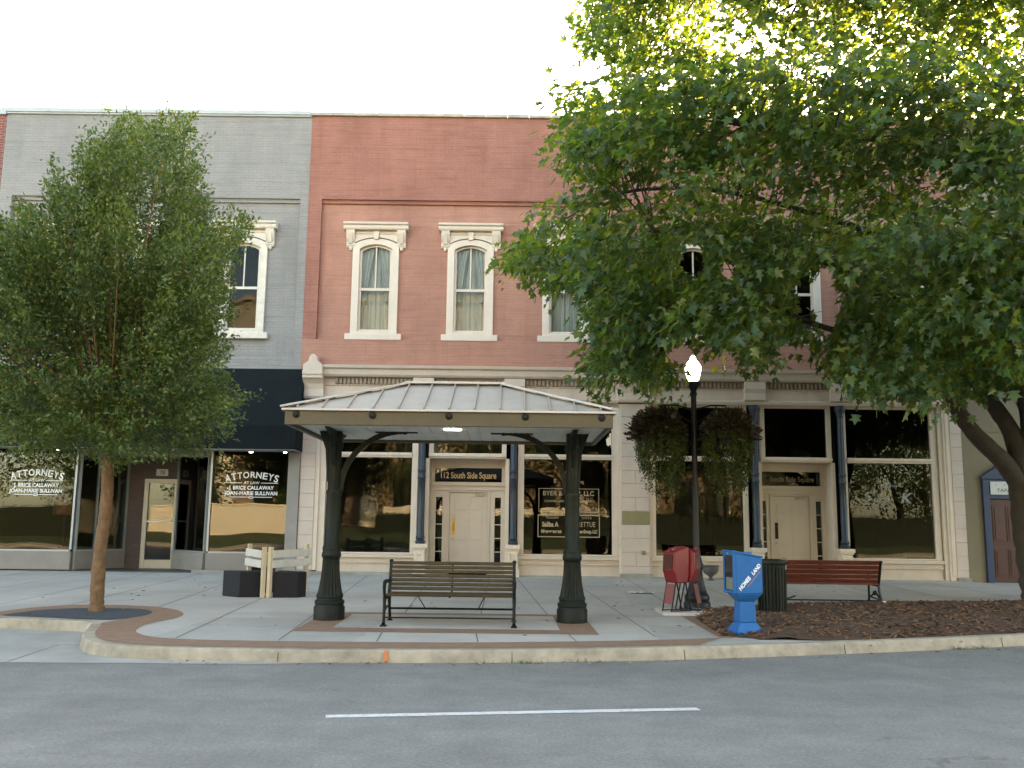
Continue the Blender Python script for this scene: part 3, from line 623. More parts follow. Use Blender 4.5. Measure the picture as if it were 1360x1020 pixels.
big = MB().add([(-900, -900, -.6), (900, -900, -.6), (900, 900, -.6), (-900, 900, -.6)], [(0, 1, 2, 3)]); struct(big.build('ground', GRND))
rd = MB(); ys = [-7.5, 0, 6, 10, 12, 16, 26]
for i in range(len(ys) - 1):
    for x0, x1 in ((-60, -20), (-20, 20), (20, 60)):
        rd.add([(x0, ys[i], zr(ys[i])), (x1, ys[i], zr(ys[i])), (x1, ys[i + 1], zr(ys[i + 1])), (x0, ys[i + 1], zr(ys[i + 1]))], [(0, 1, 2, 3)])
struct(rd.build('road', ASPH))
# kerb line: inner lay-by, swing out round the corner, along the street, bending away on the right
def smoothpath(P, n=6):
    out = []
    for i in range(len(P) - 1):
        p0, p1, p2, p3 = P[max(i - 1, 0)], P[i], P[i + 1], P[min(i + 2, len(P) - 1)]
        for k in range(n):
            t = k / n
            out.append(tuple(.5 * (2 * b + (c - a) * t + (2 * a - 5 * b + 4 * c - d) * t * t + (3 * b - a - 3 * c + d) * t ** 3) for a, b, c, d in zip(p0, p1, p2, p3)))
    return out + [P[-1]]
KA = [(-60, 14.9), (-14, 14.66), (-8.05, 14.36), (-6.85, 14.16), (-6.25, 14.03)]
KB = [(-6.05, 13.85), (-5.88, 13.4), (-5.70, 12.85), (-5.48, 12.38), (-5.20, 12.0), (-4.87, 11.78), (-4.5, 11.64), (-3.85, 11.56), (-2.48, 11.54), (-1.23, 11.61), (.04, 11.74), (1.64, 12.03), (3.15, 12.41), (5.37, 13.08), (7.4, 13.8), (9.43, 14.58), (12.8, 15.9), (30, 22.5)]
KP = KA + smoothpath(KB, 5)
def offset(P, d):
    out = []
    for i, p in enumerate(P):
        a = Vector(P[min(i + 1, len(P) - 1)]) - Vector(P[max(i - 1, 0)]); a.normalize(); out.append((p[0] - a.y * d, p[1] + a.x * d))
    return out
KI = offset(KP, .16)
kb = MB(); prof = [(-.035, 0), (0, -.025), (.025, 0)]
K0 = KP; K1 = offset(KP, .025); KO = offset(KP, -.03)
n = len(KP); vs = []; fs = []
for i in range(n):
    z = zs(*KP[i]); b = zr(KP[i][1])
    vs += [(*KO[i], b - .05), (*K0[i], z - .03), (*K1[i], z), (*KI[i], z + .002), (*KI[i], b - .05)]
for i in range(n - 1):
    for k in range(4): fs.append((i * 5 + k, (i + 1) * 5 + k, (i + 1) * 5 + k + 1, i * 5 + k + 1))
kb.add(vs, fs); struct(kb.build('kerb', KERB, smooth=True))
kj = MB()                                                    # open joints between the kerb lengths
for x in (-2.9, .08, 2.2, 4.6, 7.0):
    i = min(range(n), key=lambda q: abs(KP[q][0] - x) if KP[q][1] < 14.2 or KP[q][0] > 0 else 99)
    a, b, c = KO[i], K1[i], KI[i]; z = zs(*KP[i])
    kj.hexa([(a[0] - .004, a[1] - .004, 0), (a[0] + .004, a[1] - .004, 0), (b[0] + .004, b[1], 0), (b[0] - .004, b[1], 0)], [(KP[i][0] - .004, KP[i][1] - .006, z - .03), (KP[i][0] + .004, KP[i][1] - .006, z - .03), (c[0] + .004, c[1], z + .004), (c[0] - .004, c[1], z + .004)])
struct(kj.build('kerb_joints', M('joint_dark', (.13, .122, .10), .9, .3)))
# orange survey mark on the kerb face
om = MB().hexa([(-1.50, 11.54, .02), (-1.45, 11.54, .02), (-1.45, 11.60, .02), (-1.50, 11.60, .02)], [(-1.505, 11.575, .125), (-1.45, 11.578, .125), (-1.45, 11.60, .14), (-1.5, 11.60, .14)])
struct(om.build('kerb_paint_mark', M('orange_paint', (.55, .17, .06), .8, .3, 30)))
pv = [p for p in KI] + [(30, 26), (-60, 26)]
pm = MB(); N_ = len(KI)
# strip pavement from kerb to the fronts
vs = []; fs = []
xs_done = []
for i, (x, y) in enumerate(KI): vs += [(x, y, zs(x, y)), (x, 24.6, zs(x, 24.6))]
m1 = len(KA)
poly = [(x, y, zs(x, y)) for x, y in KI] + [(30, 24.6, zs(0, 24.6)), (-60, 24.6, zs(0, 24.6))]
import bmesh
bm = bmesh.new(); f = bm.faces.new([bm.verts.new(p) for p in poly]); bmesh.ops.triangulate(bm, faces=[f]); me = bpy.data.meshes.new('pavement'); bm.to_mesh(me); bm.free(); me.materials.append(CONC)
po = bpy.data.objects.new('pavement', me); col.objects.link(po); struct(po)
def ground_poly(name, pts, mat, dz, zf=zs):
    bm = bmesh.new(); f = bm.faces.new([bm.verts.new((x, y, zf(x, y) + dz)) for x, y in pts])
    if f.normal.z < 0: f.normal_flip()
    bmesh.ops.triangulate(bm, faces=[f]); me = bpy.data.meshes.new(name); bm.to_mesh(me); bm.free()
    if sum(p.normal.z for p in me.polygons) < 0: me.flip_normals()
    me.materials.append(mat); o = bpy.data.objects.new(name, me); col.objects.link(o); return struct(o)
bo = [(-8.1, 14.75), (-7.98, 15.25), (-7.80, 15.75), (-7.45, 16.12), (-6.95, 16.25), (-6.35, 16.2), (-5.8, 15.97), (-5.36, 15.53), (-5.10, 15.0), (-5.05, 14.5), (-5.16, 14.0), (-5.18, 13.55), (-5.07, 13.06), (-4.87, 12.72), (-4.59, 12.47), (-4.2, 12.33), (-3.7, 12.26), (-2.69, 12.24), (-1.2, 12.28), (.04, 12.40), (1.7, 12.70), (2.9, 13.06)]
bi = [(-7.74, 14.60), (-7.62, 15.1), (-7.4, 15.47), (-6.93, 15.71), (-6.33, 15.74), (-5.94, 15.6), (-5.70, 15.27), (-5.62, 14.91), (-5.75, 14.4)]
tail = [p for p in offset(KP, .155) if p[0] > -6.1 and p[1] < 13.9 and p[0] < 2.75]
band = smoothpath(bo, 4) + tail[::-1] + smoothpath(bi, 4)[::-1]
ground_poly('brick_band', band, BAND, .004)
bed = smoothpath(bi, 4) + [(-5.9, 14.2), (-6.4, 14.24), (-7.0, 14.42), (-7.6, 14.52)]
ground_poly('tree_bed', bed, M('rubber_mulch', (.045, .055, .065), .85, .4, 14, .8, 30), .008)
ring_o = [(-2.98, 13.22), (1.24, 13.22), (1.19, 15.6), (-2.98, 15.6)]; ground_poly('shelter_brick_surround', ring_o, BAND, .0045)
ground_poly('shelter_pad', [(-2.5, 13.60), (.72, 13.60), (.70, 15.3), (-2.5, 15.3)], CONC, .0085)
jt = MB()
JD = MATS['joint_dark']
def joint(x0, y0, x1, y1, wd=.0085):
    a = Vector((x1 - x0, y1 - y0)).normalized(); nx, ny = -a.y * wd, a.x * wd
    jt.add([(x0 + nx, y0 + ny, zs(0, y0) + .003), (x0 - nx, y0 - ny, zs(0, y0) + .003), (x1 - nx, y1 - ny, zs(0, y1) + .003), (x1 + nx, y1 + ny, zs(0, y1) + .003)], [(0, 1, 2, 3)])
for x0, y0, x1, y1 in ((-6.45, 24.1, -5.88, 16.05), (-4.95, 24.1, -4.30, 12.42), (-3.55, 24.0, -2.95, 12.3), (-1.95, 24, -1.70, 15.62), (-1.745, 13.2, -1.69, 12.3), (-.5, 24, -.46, 15.62), (-.45, 13.2, -.4, 12.38), (.15, 24, .62, 15.62), (.82, 13.2, .88, 12.55), (1.42, 24, 2.0, 13.1), (2.9, 24, 2.93, 16.7), (4.4, 24, 4.4, 17.4), (5.9, 24, 5.9, 17.9), (7.4, 24, 7.4, 18.3), (8.9, 24, 8.9, 18.5), (10.4, 24, 10.4, 19), (-8.6, 16.1, -8.95, 24.1), (-7.42, 16.2, -7.7, 24.1), (-10.1, 14.9, -10.4, 24.1), (-11.6, 14.9, -11.9, 24.1)): joint(x0, y0, x1, y1)
joint(-14, 21.1, 12, 21.3); joint(-14, 18.0, -5.3, 18.1); joint(-5.3, 18.1, 4.4, 18.3, .008); joint(-4.5, 15.2, -2.98, 15.3, .008); joint(1.2, 15.5, 2.6, 15.6, .008)
struct(jt.build('pavement_joints', JD))
gp = [(-60, 11.2), (-5.9, 11.46), (-3.8, 11.5), (-2.2, 11.48), (.5, 11.74), (3.2, 12.36), (3.2, 12.2), (1.0, 11.60), (-1, 11.36), (-3, 11.24), (-60, 10.9)]
ground_poly('gutter', [(-60, 14.92), (-14, 14.68), (-8, 14.36), (-6.22, 14.05)] + [(x - .0, y + .0) for x, y in KB[1:8]] + [(-3.4, 11.56), (-2.0, 11.54), (-3.0, 11.32), (-6, 11.22), (-60, 10.9)], GUTT, .004, lambda x, y: zr(y))
gj = MB()
for (x0, y0), (x1, y1) in (((-14, 12.1), (-5.6, 12.72)), ((-5.86, 11.3), (-5.93, 12.7)), ((-9.4, 11.2), (-9.4, 12.5))):
    a = Vector((x1 - x0, y1 - y0)).normalized() * .009; gj.add([(x0 - a.y, y0 + a.x, zr(y0) + .007), (x0 + a.y, y0 - a.x, zr(y0) + .007), (x1 + a.y, y1 - a.x, zr(y1) + .007), (x1 - a.y, y1 + a.x, zr(y1) + .007)], [(0, 1, 2, 3)])
struct(gj.build('gutter_joints', JD))
def mark(x0, y0, x1, y1, w, nm):
    a = Vector((x1 - x0, y1 - y0)).normalized() * (w / 2); m = MB(); L = 40
    vs = []; rr = random.Random(5)
    for k in range(L + 1):
        t = k / L; x, y = x0 + (x1 - x0) * t, y0 + (y1 - y0) * t; e = .006 * (rr.random() - .5)
        vs += [(x + a.y * (1 + e * 20), y - a.x * (1 + e * 20), .004), (x - a.y, y + a.x, .004)]
    m.add(vs, [(2 * k, 2 * k + 2, 2 * k + 3, 2 * k + 1) for k in range(L)])
    return struct(m.build(nm, M('road_paint', (.56, .54, .50), .7, .15, 14, .3, 60, stain=(.19, .185, .17), stain_amt=1.0, stain_scale=22)))
mark(-1.57, 8.38, 1.75, 8.92, .125, 'lane_marking'); mark(10.4, 10.35, 13.6, 10.9, .105, 'lane_marking'); mark(-14, 6.3, -10.8, 6.85, .105, 'lane_marking')
# mulch bed on the right
MUL = M('mulch', (.075, .038, .020), .95, .5, 20, 1.0, 60)
mp = [(3.08, 16.0), (2.98, 15.2), (2.92, 13.2), (3.3, 13.05)] + [(x, y) for x, y in offset(KP, .17) if 3.4 < x < 16] + [(16, 19.2), (9.4, 18.4), (8.95, 18.25), (7.44, 18.02), (5.9, 17.7), (4.96, 17.35), (3.8, 16.7), (3.35, 16.5)]
ground_poly('mulch_edging', [(2.80, 16.1), (2.86, 13.1), (3.06, 13.05), (3.12, 15.0), (3.3, 16.5)], BAND, .0045)
def inside(x, y, P):
    c = False
    for i in range(len(P)):
        (x0, y0), (x1, y1) = P[i], P[i - 1]
        if (y0 > y) != (y1 > y) and x < (x1 - x0) * (y - y0) / (y1 - y0) + x0: c = not c
    return c
def edge_d(x, y, P):
    d = 9
    for i in range(len(P)):
        a, b = Vector(P[i - 1]), Vector(P[i]); q = Vector((x, y)); t = max(0, min(1, (q - a).dot(b - a) / max((b - a).length_squared, 1e-9))); d = min(d, (a + (b - a) * t - q).length)
    return d
mm = MB(); st = .16; idx = {}
rr = random.Random(3)
for i in range(int((16.2 - 2.8) / st)):
    for j in range(int((19.6 - 12.9) / st)):
        x, y = 2.8 + i * st, 12.9 + j * st
        if not all(inside(x + a, y + b, mp) for a in (0, st) for b in (0, st)):
            if not any(inside(x + a, y + b, mp) for a in (0, st) for b in (0, st)): continue
        f = []
        for a, b in ((0, 0), (1, 0), (1, 1), (0, 1)):
            k = (i + a, j + b)
            if k not in idx:
                px, py = 2.8 + k[0] * st, 12.9 + k[1] * st; ins = inside(px, py, mp); e = edge_d(px, py, mp)
                h = (min(e, .5) * .16 if ins else -min(e, .2) * .3) + (.05 * rr.random() * min(1, e * 3) if ins else 0) + .004
                idx[k] = len(mm.v); mm.v.append((px, py, zs(px, py) + h))
            f.append(idx[k])
        mm.f.append(tuple(f))
cols_ = MB()
for k in range(9000):
    x, y = rr.uniform(2.9, 12), rr.uniform(13, 19)
    if not inside(x, y, mp): continue
    z = zs(x, y) + min(edge_d(x, y, mp), .5) * .16 + .012 + rr.random() * .03; a = rr.random() * 3.14; l, w_ = rr.uniform(.02, .07), rr.uniform(.008, .02); t = rr.uniform(-.5, .5)
    m_ = Matrix.Translation((x, y, z)) @ Matrix.Rotation(a, 4, 'Z') @ Matrix.Rotation(t, 4, 'Y')
    b = MB().box(-l, l, -w_, w_, -.004, .004).xf(m_); cols_.add(b.v, b.f)
mo = mm.build('mulch_bed', MUL, smooth=True); struct(mo)
m, nt, bs = nodes_of('mulch_chip'); g = nt.nodes.new('ShaderNodeNewGeometry'); nt.links.new(ramp(nt, g.outputs['Random Per Island'], .1, .95, (.035, .018, .010, 1), (.22, .115, .058, 1)), bs.inputs['Base Color']); bs.inputs['Roughness'].default_value = .9
tag(cols_.build('mulch_chips', m), 'loose brown wood chips scattered over the planting bed', 'mulch', kind='stuff')
# fallen leaves and scraps
lf = MB()
for k in range(330):
    if k < 100: x, y = rr.uniform(3.2, 11), 0; y = 13.0 + (x - 3.2) * .36 + rr.uniform(.05, 3.5)
    elif k < 165: x = rr.uniform(-4, 9); y = min(KP, key=lambda p: abs(p[0] - x) if p[1] < 14 or p[0] > 0 else 99)[1] - rr.uniform(.06, .3)
    else: x, y = rr.uniform(-9, 8), rr.uniform(12.6, 23.5)
    on = y > 14.4 or (x > -5 and y > 11.6 and y > 11.7 + max(0, x) * .33)
    z = (zs(x, y) + (min(edge_d(x, y, mp), .5) * .16 + .05 if inside(x, y, mp) else .006)) if on else zr(y) + .008
    s_ = rr.uniform(.02, .05); a = rr.random() * 6.28
    P = [(s_, 0, 0), (.3 * s_, .5 * s_, .3 * s_), (-.8 * s_, .2 * s_, .1 * s_), (-.3 * s_, -.6 * s_, .35 * s_)]
    lf.add([(x + p[0] * math.cos(a) - p[1] * math.sin(a), y + p[0] * math.sin(a) + p[1] * math.cos(a), z + p[2]) for p in P], [(0, 1, 2, 3)])
m, nt, bs = nodes_of('dry_leaf'); g = nt.nodes.new('ShaderNodeNewGeometry'); nt.links.new(ramp(nt, g.outputs['Random Per Island'], .1, .95, (.10, .06, .03, 1), (.42, .30, .12, 1)), bs.inputs['Base Color']); bs.inputs['Roughness'].default_value = .8
tag(lf.build('leaf_litter', m), 'dry fallen leaves strewn on the bed, pavement and gutter', 'leaves', kind='stuff')
gr = MB()
for cx, cy, n_ in ((.25, 11.70, 40), (1.0, 11.84, 30), (-.2, 11.66, 16), (6.3, 13.38, 60), (6.6, 13.48, 40), (8.9, 14.34, 40)):
    for k in range(n_):
        x, y = cx + rr.gauss(0, .13), cy + rr.gauss(0, .025) - .05; a = rr.random() * 6.28; h = rr.uniform(.02, .07)
        gr.add([(x - .006 * math.cos(a), y - .006 * math.sin(a), zr(y)), (x + .006 * math.cos(a), y + .006 * math.sin(a), zr(y)), (x + rr.gauss(0, .03), y + rr.gauss(0, .02), zr(y) + h)], [(0, 1, 2)])
tag(gr.build('gutter_weeds', M('weed_green', (.12, .14, .05), .7)), 'thin weeds growing along the foot of the kerb', 'weeds', kind='stuff')
for nm, x, y, sx, sy, sz, mt, lb in (('paper_litter', 2.72, 19.7, .26, .10, .035, 'litter_white', 'long white scrap of paper on the pavement left of the red newspaper boxes'),
                                     ('crumpled_cup', 6.75, 17.25, .055, .05, .075, 'litter_white', 'crumpled white cup on the mulch beside the foot of the red slatted bench')):
    mb = MB(); nn = 9
    if nm == 'paper_litter':
        vs = [((i / nn - .5) * 2 * sx, (j / 4 - .5) * 2 * sy, .008 + sz * abs(math.sin(i * 1.7 + j * 2.1)) * (.4 + rr.random() * .6)) for i in range(nn + 1) for j in range(5)]
        mb.add(vs, [(i * 5 + j, (i + 1) * 5 + j, (i + 1) * 5 + j + 1, i * 5 + j + 1) for i in range(nn) for j in range(4)])
        z0 = zs(x, y)
    else:
        mb.lathe([(sx * .7, 0), (sx * .85, sz * .5), (sx, sz), (sx * .9, sz), (sx * .6, .01)], 0, 0, 10); mb.v = [(a + rr.gauss(0, .006), b + rr.gauss(0, .006), c + rr.gauss(0, .004)) for a, b, c in mb.v]; z0 = zs(x, y) + .06
    mb.v = [(a + x, b + y, c + z0) for a, b, c in mb.v]
    tag(mb.build(nm, M(mt, (.7, .7, .7), .6), at=(x, y, z0)), lb, 'litter')
# ================================================================ street furniture
# ---- bus shelter
SX, SY = -.89, 14.62
def sh_z(y): return zs(0, y)
sh = thing('bus_shelter', (SX, SY, zs(0, SY)), 'open shelter with a pale metal hipped roof on two dark green iron posts', 'shelter')
PX = (-2.75, .96); PZ = zs(0, SY) - .01
post_prof = [(.235, 0), (.235, .20), (.215, .225), (.215, .24), (.225, .25), (.225, .29), (.20, .31), (.195, .33), (.205, .35), (.205, .38), (.19, .40), (.17, .50), (.15, .62), (.137, .75), (.13, .90), (.13, .93), (.145, .945), (.15, .98), (.145, 1.01), (.135, 1.03), (.14, 1.06), (.14, 1.09), (.115, 1.12), (.112, 1.9), (.118, 1.92), (.118, 1.96), (.10, 1.98), (.098, 2.6), (.12, 2.64), (.12, 2.70), (.10, 2.72), (.10, 2.9)]
FASC = M('fascia_olive', (.062, .052, .025), .45, .2, 4, .08, 40, stain=(.045, .04, .02), stain_amt=.5, streak=True)
for i, x in enumerate(PX):
    p = MB().lathe(post_prof, x, SY, 40, PZ, (.36, .92, .88)).build('post', GREENIRON, sh, smooth=True)
    s_ = 1 if i == 0 else -1
    b = MB(); pts = []
    for k in range(15):                                       # arched arm towards the middle of the shelter
        a = math.pi / 2 * k / 14; pts.append((x + s_ * (.10 + .98 * (1 - math.cos(a))), SY, PZ + 1.98 + .92 * math.sin(a)))
    for k in range(14):
        b.bar(pts[k], pts[k + 1], .085, .05, up=(0, 1, 0))
    b.box(*sorted((x + s_ * .62, x + s_ * 1.28)), SY - .05, SY + .05, PZ + 2.87, PZ + 2.915)
    for k in range(0, 15):
        if k % 14 == 0: b.ball(pts[k], .055, 10)
    b.build('arched_bracket', GREENIRON, p)
    c = MB()
    for d in (-1, 1):                                         # curved plates to the front and the back eaves
        pp = [(SY + d * .07, PZ + 2.0), (SY + d * .11, PZ + 2.0), (SY + d * .13, PZ + 2.35), (SY + d * .22, PZ + 2.62), (SY + d * .42, PZ + 2.80), (SY + d * .75, PZ + 2.88), (SY + d * .75, PZ + 2.905), (SY + d * .05, PZ + 2.905)]
        c.prism(pp if d < 0 else pp[::-1], 'x', x - .035, x + .035)
    c.prism([(x - s_ * .08, PZ + 2.1), (x - s_ * .11, PZ + 2.1), (x - s_ * .15, PZ + 2.6), (x - s_ * .26, PZ + 2.905), (x, PZ + 2.905)][::s_], 'y', SY - .04, SY + .04)
    c.build('bracket_plate', GREENIRON, p)
HX, HY = 2.33, 1.44; ZC = 3.085; ZF = 3.245; RXh, ZR = .74, 3.83
ROOFM = M('roof_metal', (.33, .285, .228), .6, .12, 2.2, .06, 8, metal=.0, stain=(.24, .21, .175), stain_amt=.6, streak=True, stain_scale=4)
x0, x1, y0, y1 = SX - HX, SX + HX, SY - HY, SY + HY
ra, rb = (SX - RXh, SY, ZR), (SX + RXh, SY, ZR)
e = .03
A, B, C_, D = (x0 - e, y0 - e, ZF + .01), (x1 + e, y0 - e, ZF + .01), (x1 + e, y1 + e, ZF + .01), (x0 - e, y1 + e, ZF + .01)
ro = MB().add([A, B, C_, D, ra, rb], [(0, 1, 5, 4), (1, 2, 5), (2, 3, 4, 5), (3, 0, 4), (3, 2, 1, 0)])
ro_ = ro.build('roof', ROOFM, sh)
se = MB()
def onf(x, front=True):                                       # height of the seam's upper end below the hip
    t = 1.0
    if x < SX - RXh: t = (x - (x0 - e)) / (SX - RXh - (x0 - e))
    if x > SX + RXh: t = ((x1 + e) - x) / ((x1 + e) - (SX + RXh))
    return max(0, min(1, t))
for k in range(13):
    x = SX - 2.16 + k * .36; t = onf(x) - .03
    if t < .05: continue
    for d in (-1, 1):
        yb = SY + d * (HY + e); MB().bar((x, yb, ZF + .025), (x, yb + (SY - yb) * t, ZF + .025 + (ZR - ZF) * t), .016, .035).build('seam', ROOFM, ro_)
for d in (-1, 1):
    for k in range(7):
        y = SY + (k - 3) * .42; t = 1 - abs(y - SY) / (HY + e) - .04; xb = SX + d * (HX + e); xr = SX + d * RXh; MB().bar((xb, y, ZF + .025), (xb + (xr - xb) * t, y, ZF + .025 + (ZR - ZF) * t), .016, .035).build('seam', ROOFM, ro_)
rc = MB(); CAPW = M('ridge_cap', (.50, .46, .41), .45, .08, 3)
for p, q in ((A, ra), (B, rb), (C_, rb), (D, ra)):
    P, Q = Vector(p) + Vector((0, 0, .035)), Vector(q) + Vector((0, 0, .03)); rc.bar(P, Q, .17, .03)
rc.bar((ra[0] - .03, SY, ZR + .028), (rb[0] + .03, SY, ZR + .028), .20, .035); rc.build('ridge_cap', CAPW, ro_, bevel=.006)
fa = MB(); fa.box(x0, x1, y0, y0 + .06, ZC - .06, ZF); fa.box(x0, x1, y1 - .06, y1, ZC - .06, ZF); fa.box(x0, x0 + .06, y0 + .06, y1 - .06, ZC - .06, ZF); fa.box(x1 - .06, x1, y0 + .06, y1 - .06, ZC - .06, ZF)
fs_ = fa.build('fascia', FASC, sh, bevel=.006)
dr = MB(); dr.box(x0 - .04, x1 + .04, y0 - .045, y0 - .003, ZF - .015, ZF + .012); dr.box(x0 - .04, x1 + .04, y1 + .003, y1 + .045, ZF - .015, ZF + .012); dr.box(x0 - .045, x0 - .003, y0, y1, ZF - .015, ZF + .0125); dr.box(x1 + .003, x1 + .045, y0, y1, ZF - .015, ZF + .0125); dr.build('drip_edge', CAPW, fs_)
ros = MB().lathe([(.055, 0), (.05, .012), (.035, .016), (.03, .028), (.012, .034)], 0, 0, 16).xf(Matrix.Translation((x0 + .16, y0 - .001, ZC + .085)) @ Matrix.Rotation(R(90), 4, 'X')).build('rosette', GREENIRON, fs_, smooth=True)
for k in range(1, 5): c = ros.copy(); col.objects.link(c); c.parent = fs_; c.location.x = k * (HX * 2 - .32) / 4
ce = MB().box(x0 + .06, x1 - .06, y0 + .06, y1 - .06, ZC, ZC + .02)
for k in range(24): ce.box(x0 + .1 + k * .188, x0 + .1 + k * .188 + .176, y0 + .061, y1 - .061, ZC - .010, ZC - .0005)
ce.build('ceiling', M('soffit_boards', (.66, .66, .60), .5, .1, 3), sh)
lt = MB().box(SX - .13, SX + .13, SY - .62, SY - .5, ZC - .028, ZC - .011).build('ceiling_light', emit_mat('lit_diffuser', (1, .88, .7), 2.2), sh, bevel=.01)
# ---- dark bench under the shelter
BS = M('bench_slat_dark', (.058, .040, .016), .5, .4, 6, .15, 30, spec=.2)
bn = thing('park_bench', (-.87, 14.2, zs(0, 14.2)), 'dark slatted bench with iron arms standing under the shelter roof', 'bench')
def iron_side(x, nm='side_frame'):
    s = MB()
    s.tube([(x, -.40, .03), (x, -.37, .06), (x, -.345, .25), (x, -.33, .40)], [.03, .022, .022, .028], 8); s.tube([(x, .36, .03), (x, .33, .06), (x, .24, .25), (x, .18, .40)], [.03, .022, .022, .028], 8)
    s.tube([(x, -.33, .40), (x, -.1, .385), (x, .18, .40), (x, .24, .55), (x, .33, .86), (x, .345, .885)], [.026, .026, .028, .026, .024, .03], 8)
    s.tube([(x, -.34, .41), (x, -.40, .50), (x, -.405, .57), (x, -.36, .62), (x, -.2, .63), (x, 0, .615), (x, .25, .62)], [.022, .022, .026, .03, .03, .026, .022], 8)
    s.tube([(x, -.405, .57), (x, -.37, .54), (x, -.345, .56), (x, -.36, .58)], .014, 6); s.ball((x, .35, .895), .034, 10)
    s.box(x - .045, x + .045, -.45, -.33, 0, .02); s.box(x - .045, x + .045, .30, .42, 0, .02); s.tube([(x, -.34, .20), (x, 0, .26), (x, .26, .20)], .013, 6)
    return s
for x in (-.94, .94): iron_side(x).build('side_frame', GREENIRON, bn, smooth=True, local=True)
seat_y = [-.36, -.285, -.205, -.125, -.045, .035, .11]; 
for k, y in enumerate(seat_y):
    z = .428 - .02 * math.sin((k) / 6 * math.pi); MB().box(-.925, .925, y - .030, y + .030, z, z + .028).build('seat_slat', BS, bn, bevel=.007, local=True)
for k in range(7):
    z = .50 + k * .062; y = .205 + (z - .5) * .33
    MB().box(-.925, .925, -.014, .014, -.025, .025).xf(Matrix.Translation((0, y, z)) @ Matrix.Rotation(R(-18), 4, 'X')).build('back_slat', BS, bn, bevel=.007, local=True)
b = MB(); b.tube([(0, -.34, .415), (0, .16, .40), (0, .22, .5), (0, .33, .86)], .014, 6); b.build('centre_strap', GREENIRON, bn, local=True)
b = MB(); b.tube([(-.93, .27, .20), (.93, .27, .20)], .016, 8); b.tube([(-.93, -.33, .12), (.93, -.33, .12)], .011, 8); b.tube([(-.4, .27, .2), (-.5, .1, .4)], .008, 6); b.tube([(.4, .27, .2), (.5, .1, .4)], .008, 6); b.build('stretcher', GREENIRON, bn, local=True)
# ---- red bench seen from behind
RB = M('bench_slat_red', (.105, .024, .013), .4, .3, 5, .15, 30)
rb_ = thing('slatted_bench', (5.86, 17.55, zs(0, 17.55)), 'red brown wooden bench with its back to the street beside the trash can', 'bench', rz=math.pi + R(-1))
for x in (-.86, .86):
    s = MB()
    s.tube([(x, -.36, .02), (x, -.31, .14), (x, -.30, .40)], [.03, .022, .022], 8); s.tube([(x, .34, .02), (x, .30, .14), (x, .22, .28), (x, .20, .40)], [.03, .022, .024, .026], 8)
    s.tube([(x, -.31, .40), (x, .2, .39), (x, .27, .6), (x, .34, .80), (x, .36, .82)], [.022, .024, .026, .024, .034], 8)
    s.tube([(x, -.31, .40), (x, -.34, .52), (x, -.30, .60), (x, 0, .61), (x, .27, .62)], .02, 8); s.tube([(x, -.31, .14), (x, -.1, .22), (x, 0, .26), (x, .12, .22), (x, .30, .14)], .018, 8); s.ball((x, 0, .25), .045, 8)
    s.tube([(x, .30, .14), (x + (.18 if x < 0 else -.18), .30, .20)], .014, 6)
    s.build('side_frame', BLCK, rb_, smooth=True, local=True)
for k in range(5): MB().box(-.85, .85, -.27 + k * .105, -.175 + k * .105, .405, .435).build('seat_slat', RB, rb_, bevel=.006, local=True)
for k in range(5):
    z = .47 + k * .083; y = .215 + (z - .47) * .33; MB().box(-.87, .87, -.014, .014, -.0385, .0385).xf(Matrix.Translation((0, y, z)) @ Matrix.Rotation(R(-18), 4, 'X')).build('back_slat', RB, rb_, bevel=.006, local=True)
MB().tube([(-.86, .29, .13), (.86, .29, .13)], .013, 8).build('stretcher', BLCK, rb_, local=True)
# ---- trash can
tc = thing('trash_can', (4.28, 15.55, zs(0, 15.55) + .05), 'dark green ribbed metal trash can between the blue box and the red bench', 'trash can')
c = MB(); c.lathe([(.20, .0), (.20, .86), (.19, .86), (.19, .02)], 0, 0, 24)
c_ = c.build('liner', BLCK, tc, smooth=True, local=True)
s = MB()
for k in range(26):
    a = 2 * math.pi * k / 26; ca, sa = math.cos(a), math.sin(a)
    s.bar((.222 * ca, .222 * sa, .02), (.235 * ca, .235 * sa, .80), .034, .008, up=(ca, sa, 0))
for z, r_ in ((.05, .226), (.45, .232), (.78, .238)): s.lathe([(r_ - .012, z - .018), (r_, z - .018), (r_, z + .018), (r_ - .012, z + .018)], 0, 0, 26)
s.build('slats', GREENIRON, tc, local=True)
l = MB(); l.lathe([(.235, .80), (.262, .81), (.27, .84), (.262, .87), (.22, .885), (.13, .89), (.125, .86), (.20, .83)], 0, 0, 26); l.build('lid_ring', GREENIRON, tc, smooth=True, local=True)
g = MB().add([(.06, -.2, .80), (.20, -.14, .72), (.24, -.1, .90), (.13, -.2, .92)], [(0, 1, 2, 3)]); g.v += [(x + .004, y + .03, z) for x, y, z in g.v]; g.f += [(7, 6, 5, 4)]; g.build('bag_flap', M('bag_tan', (.28, .2, .1), .5), tc, local=True)
sl = MB().box(3.55, 4.75, 14.86, 15.25, -.03, .03); sl.v = [(x, y, z + zs(x, y) + .05) for x, y, z in sl.v]; tag(sl.build('paving_slab', KERB, at=(4.15, 15.05, zs(0, 15.05)), bevel=.01), 'flat worn concrete slab in the mulch in front of the trash can', 'slab')
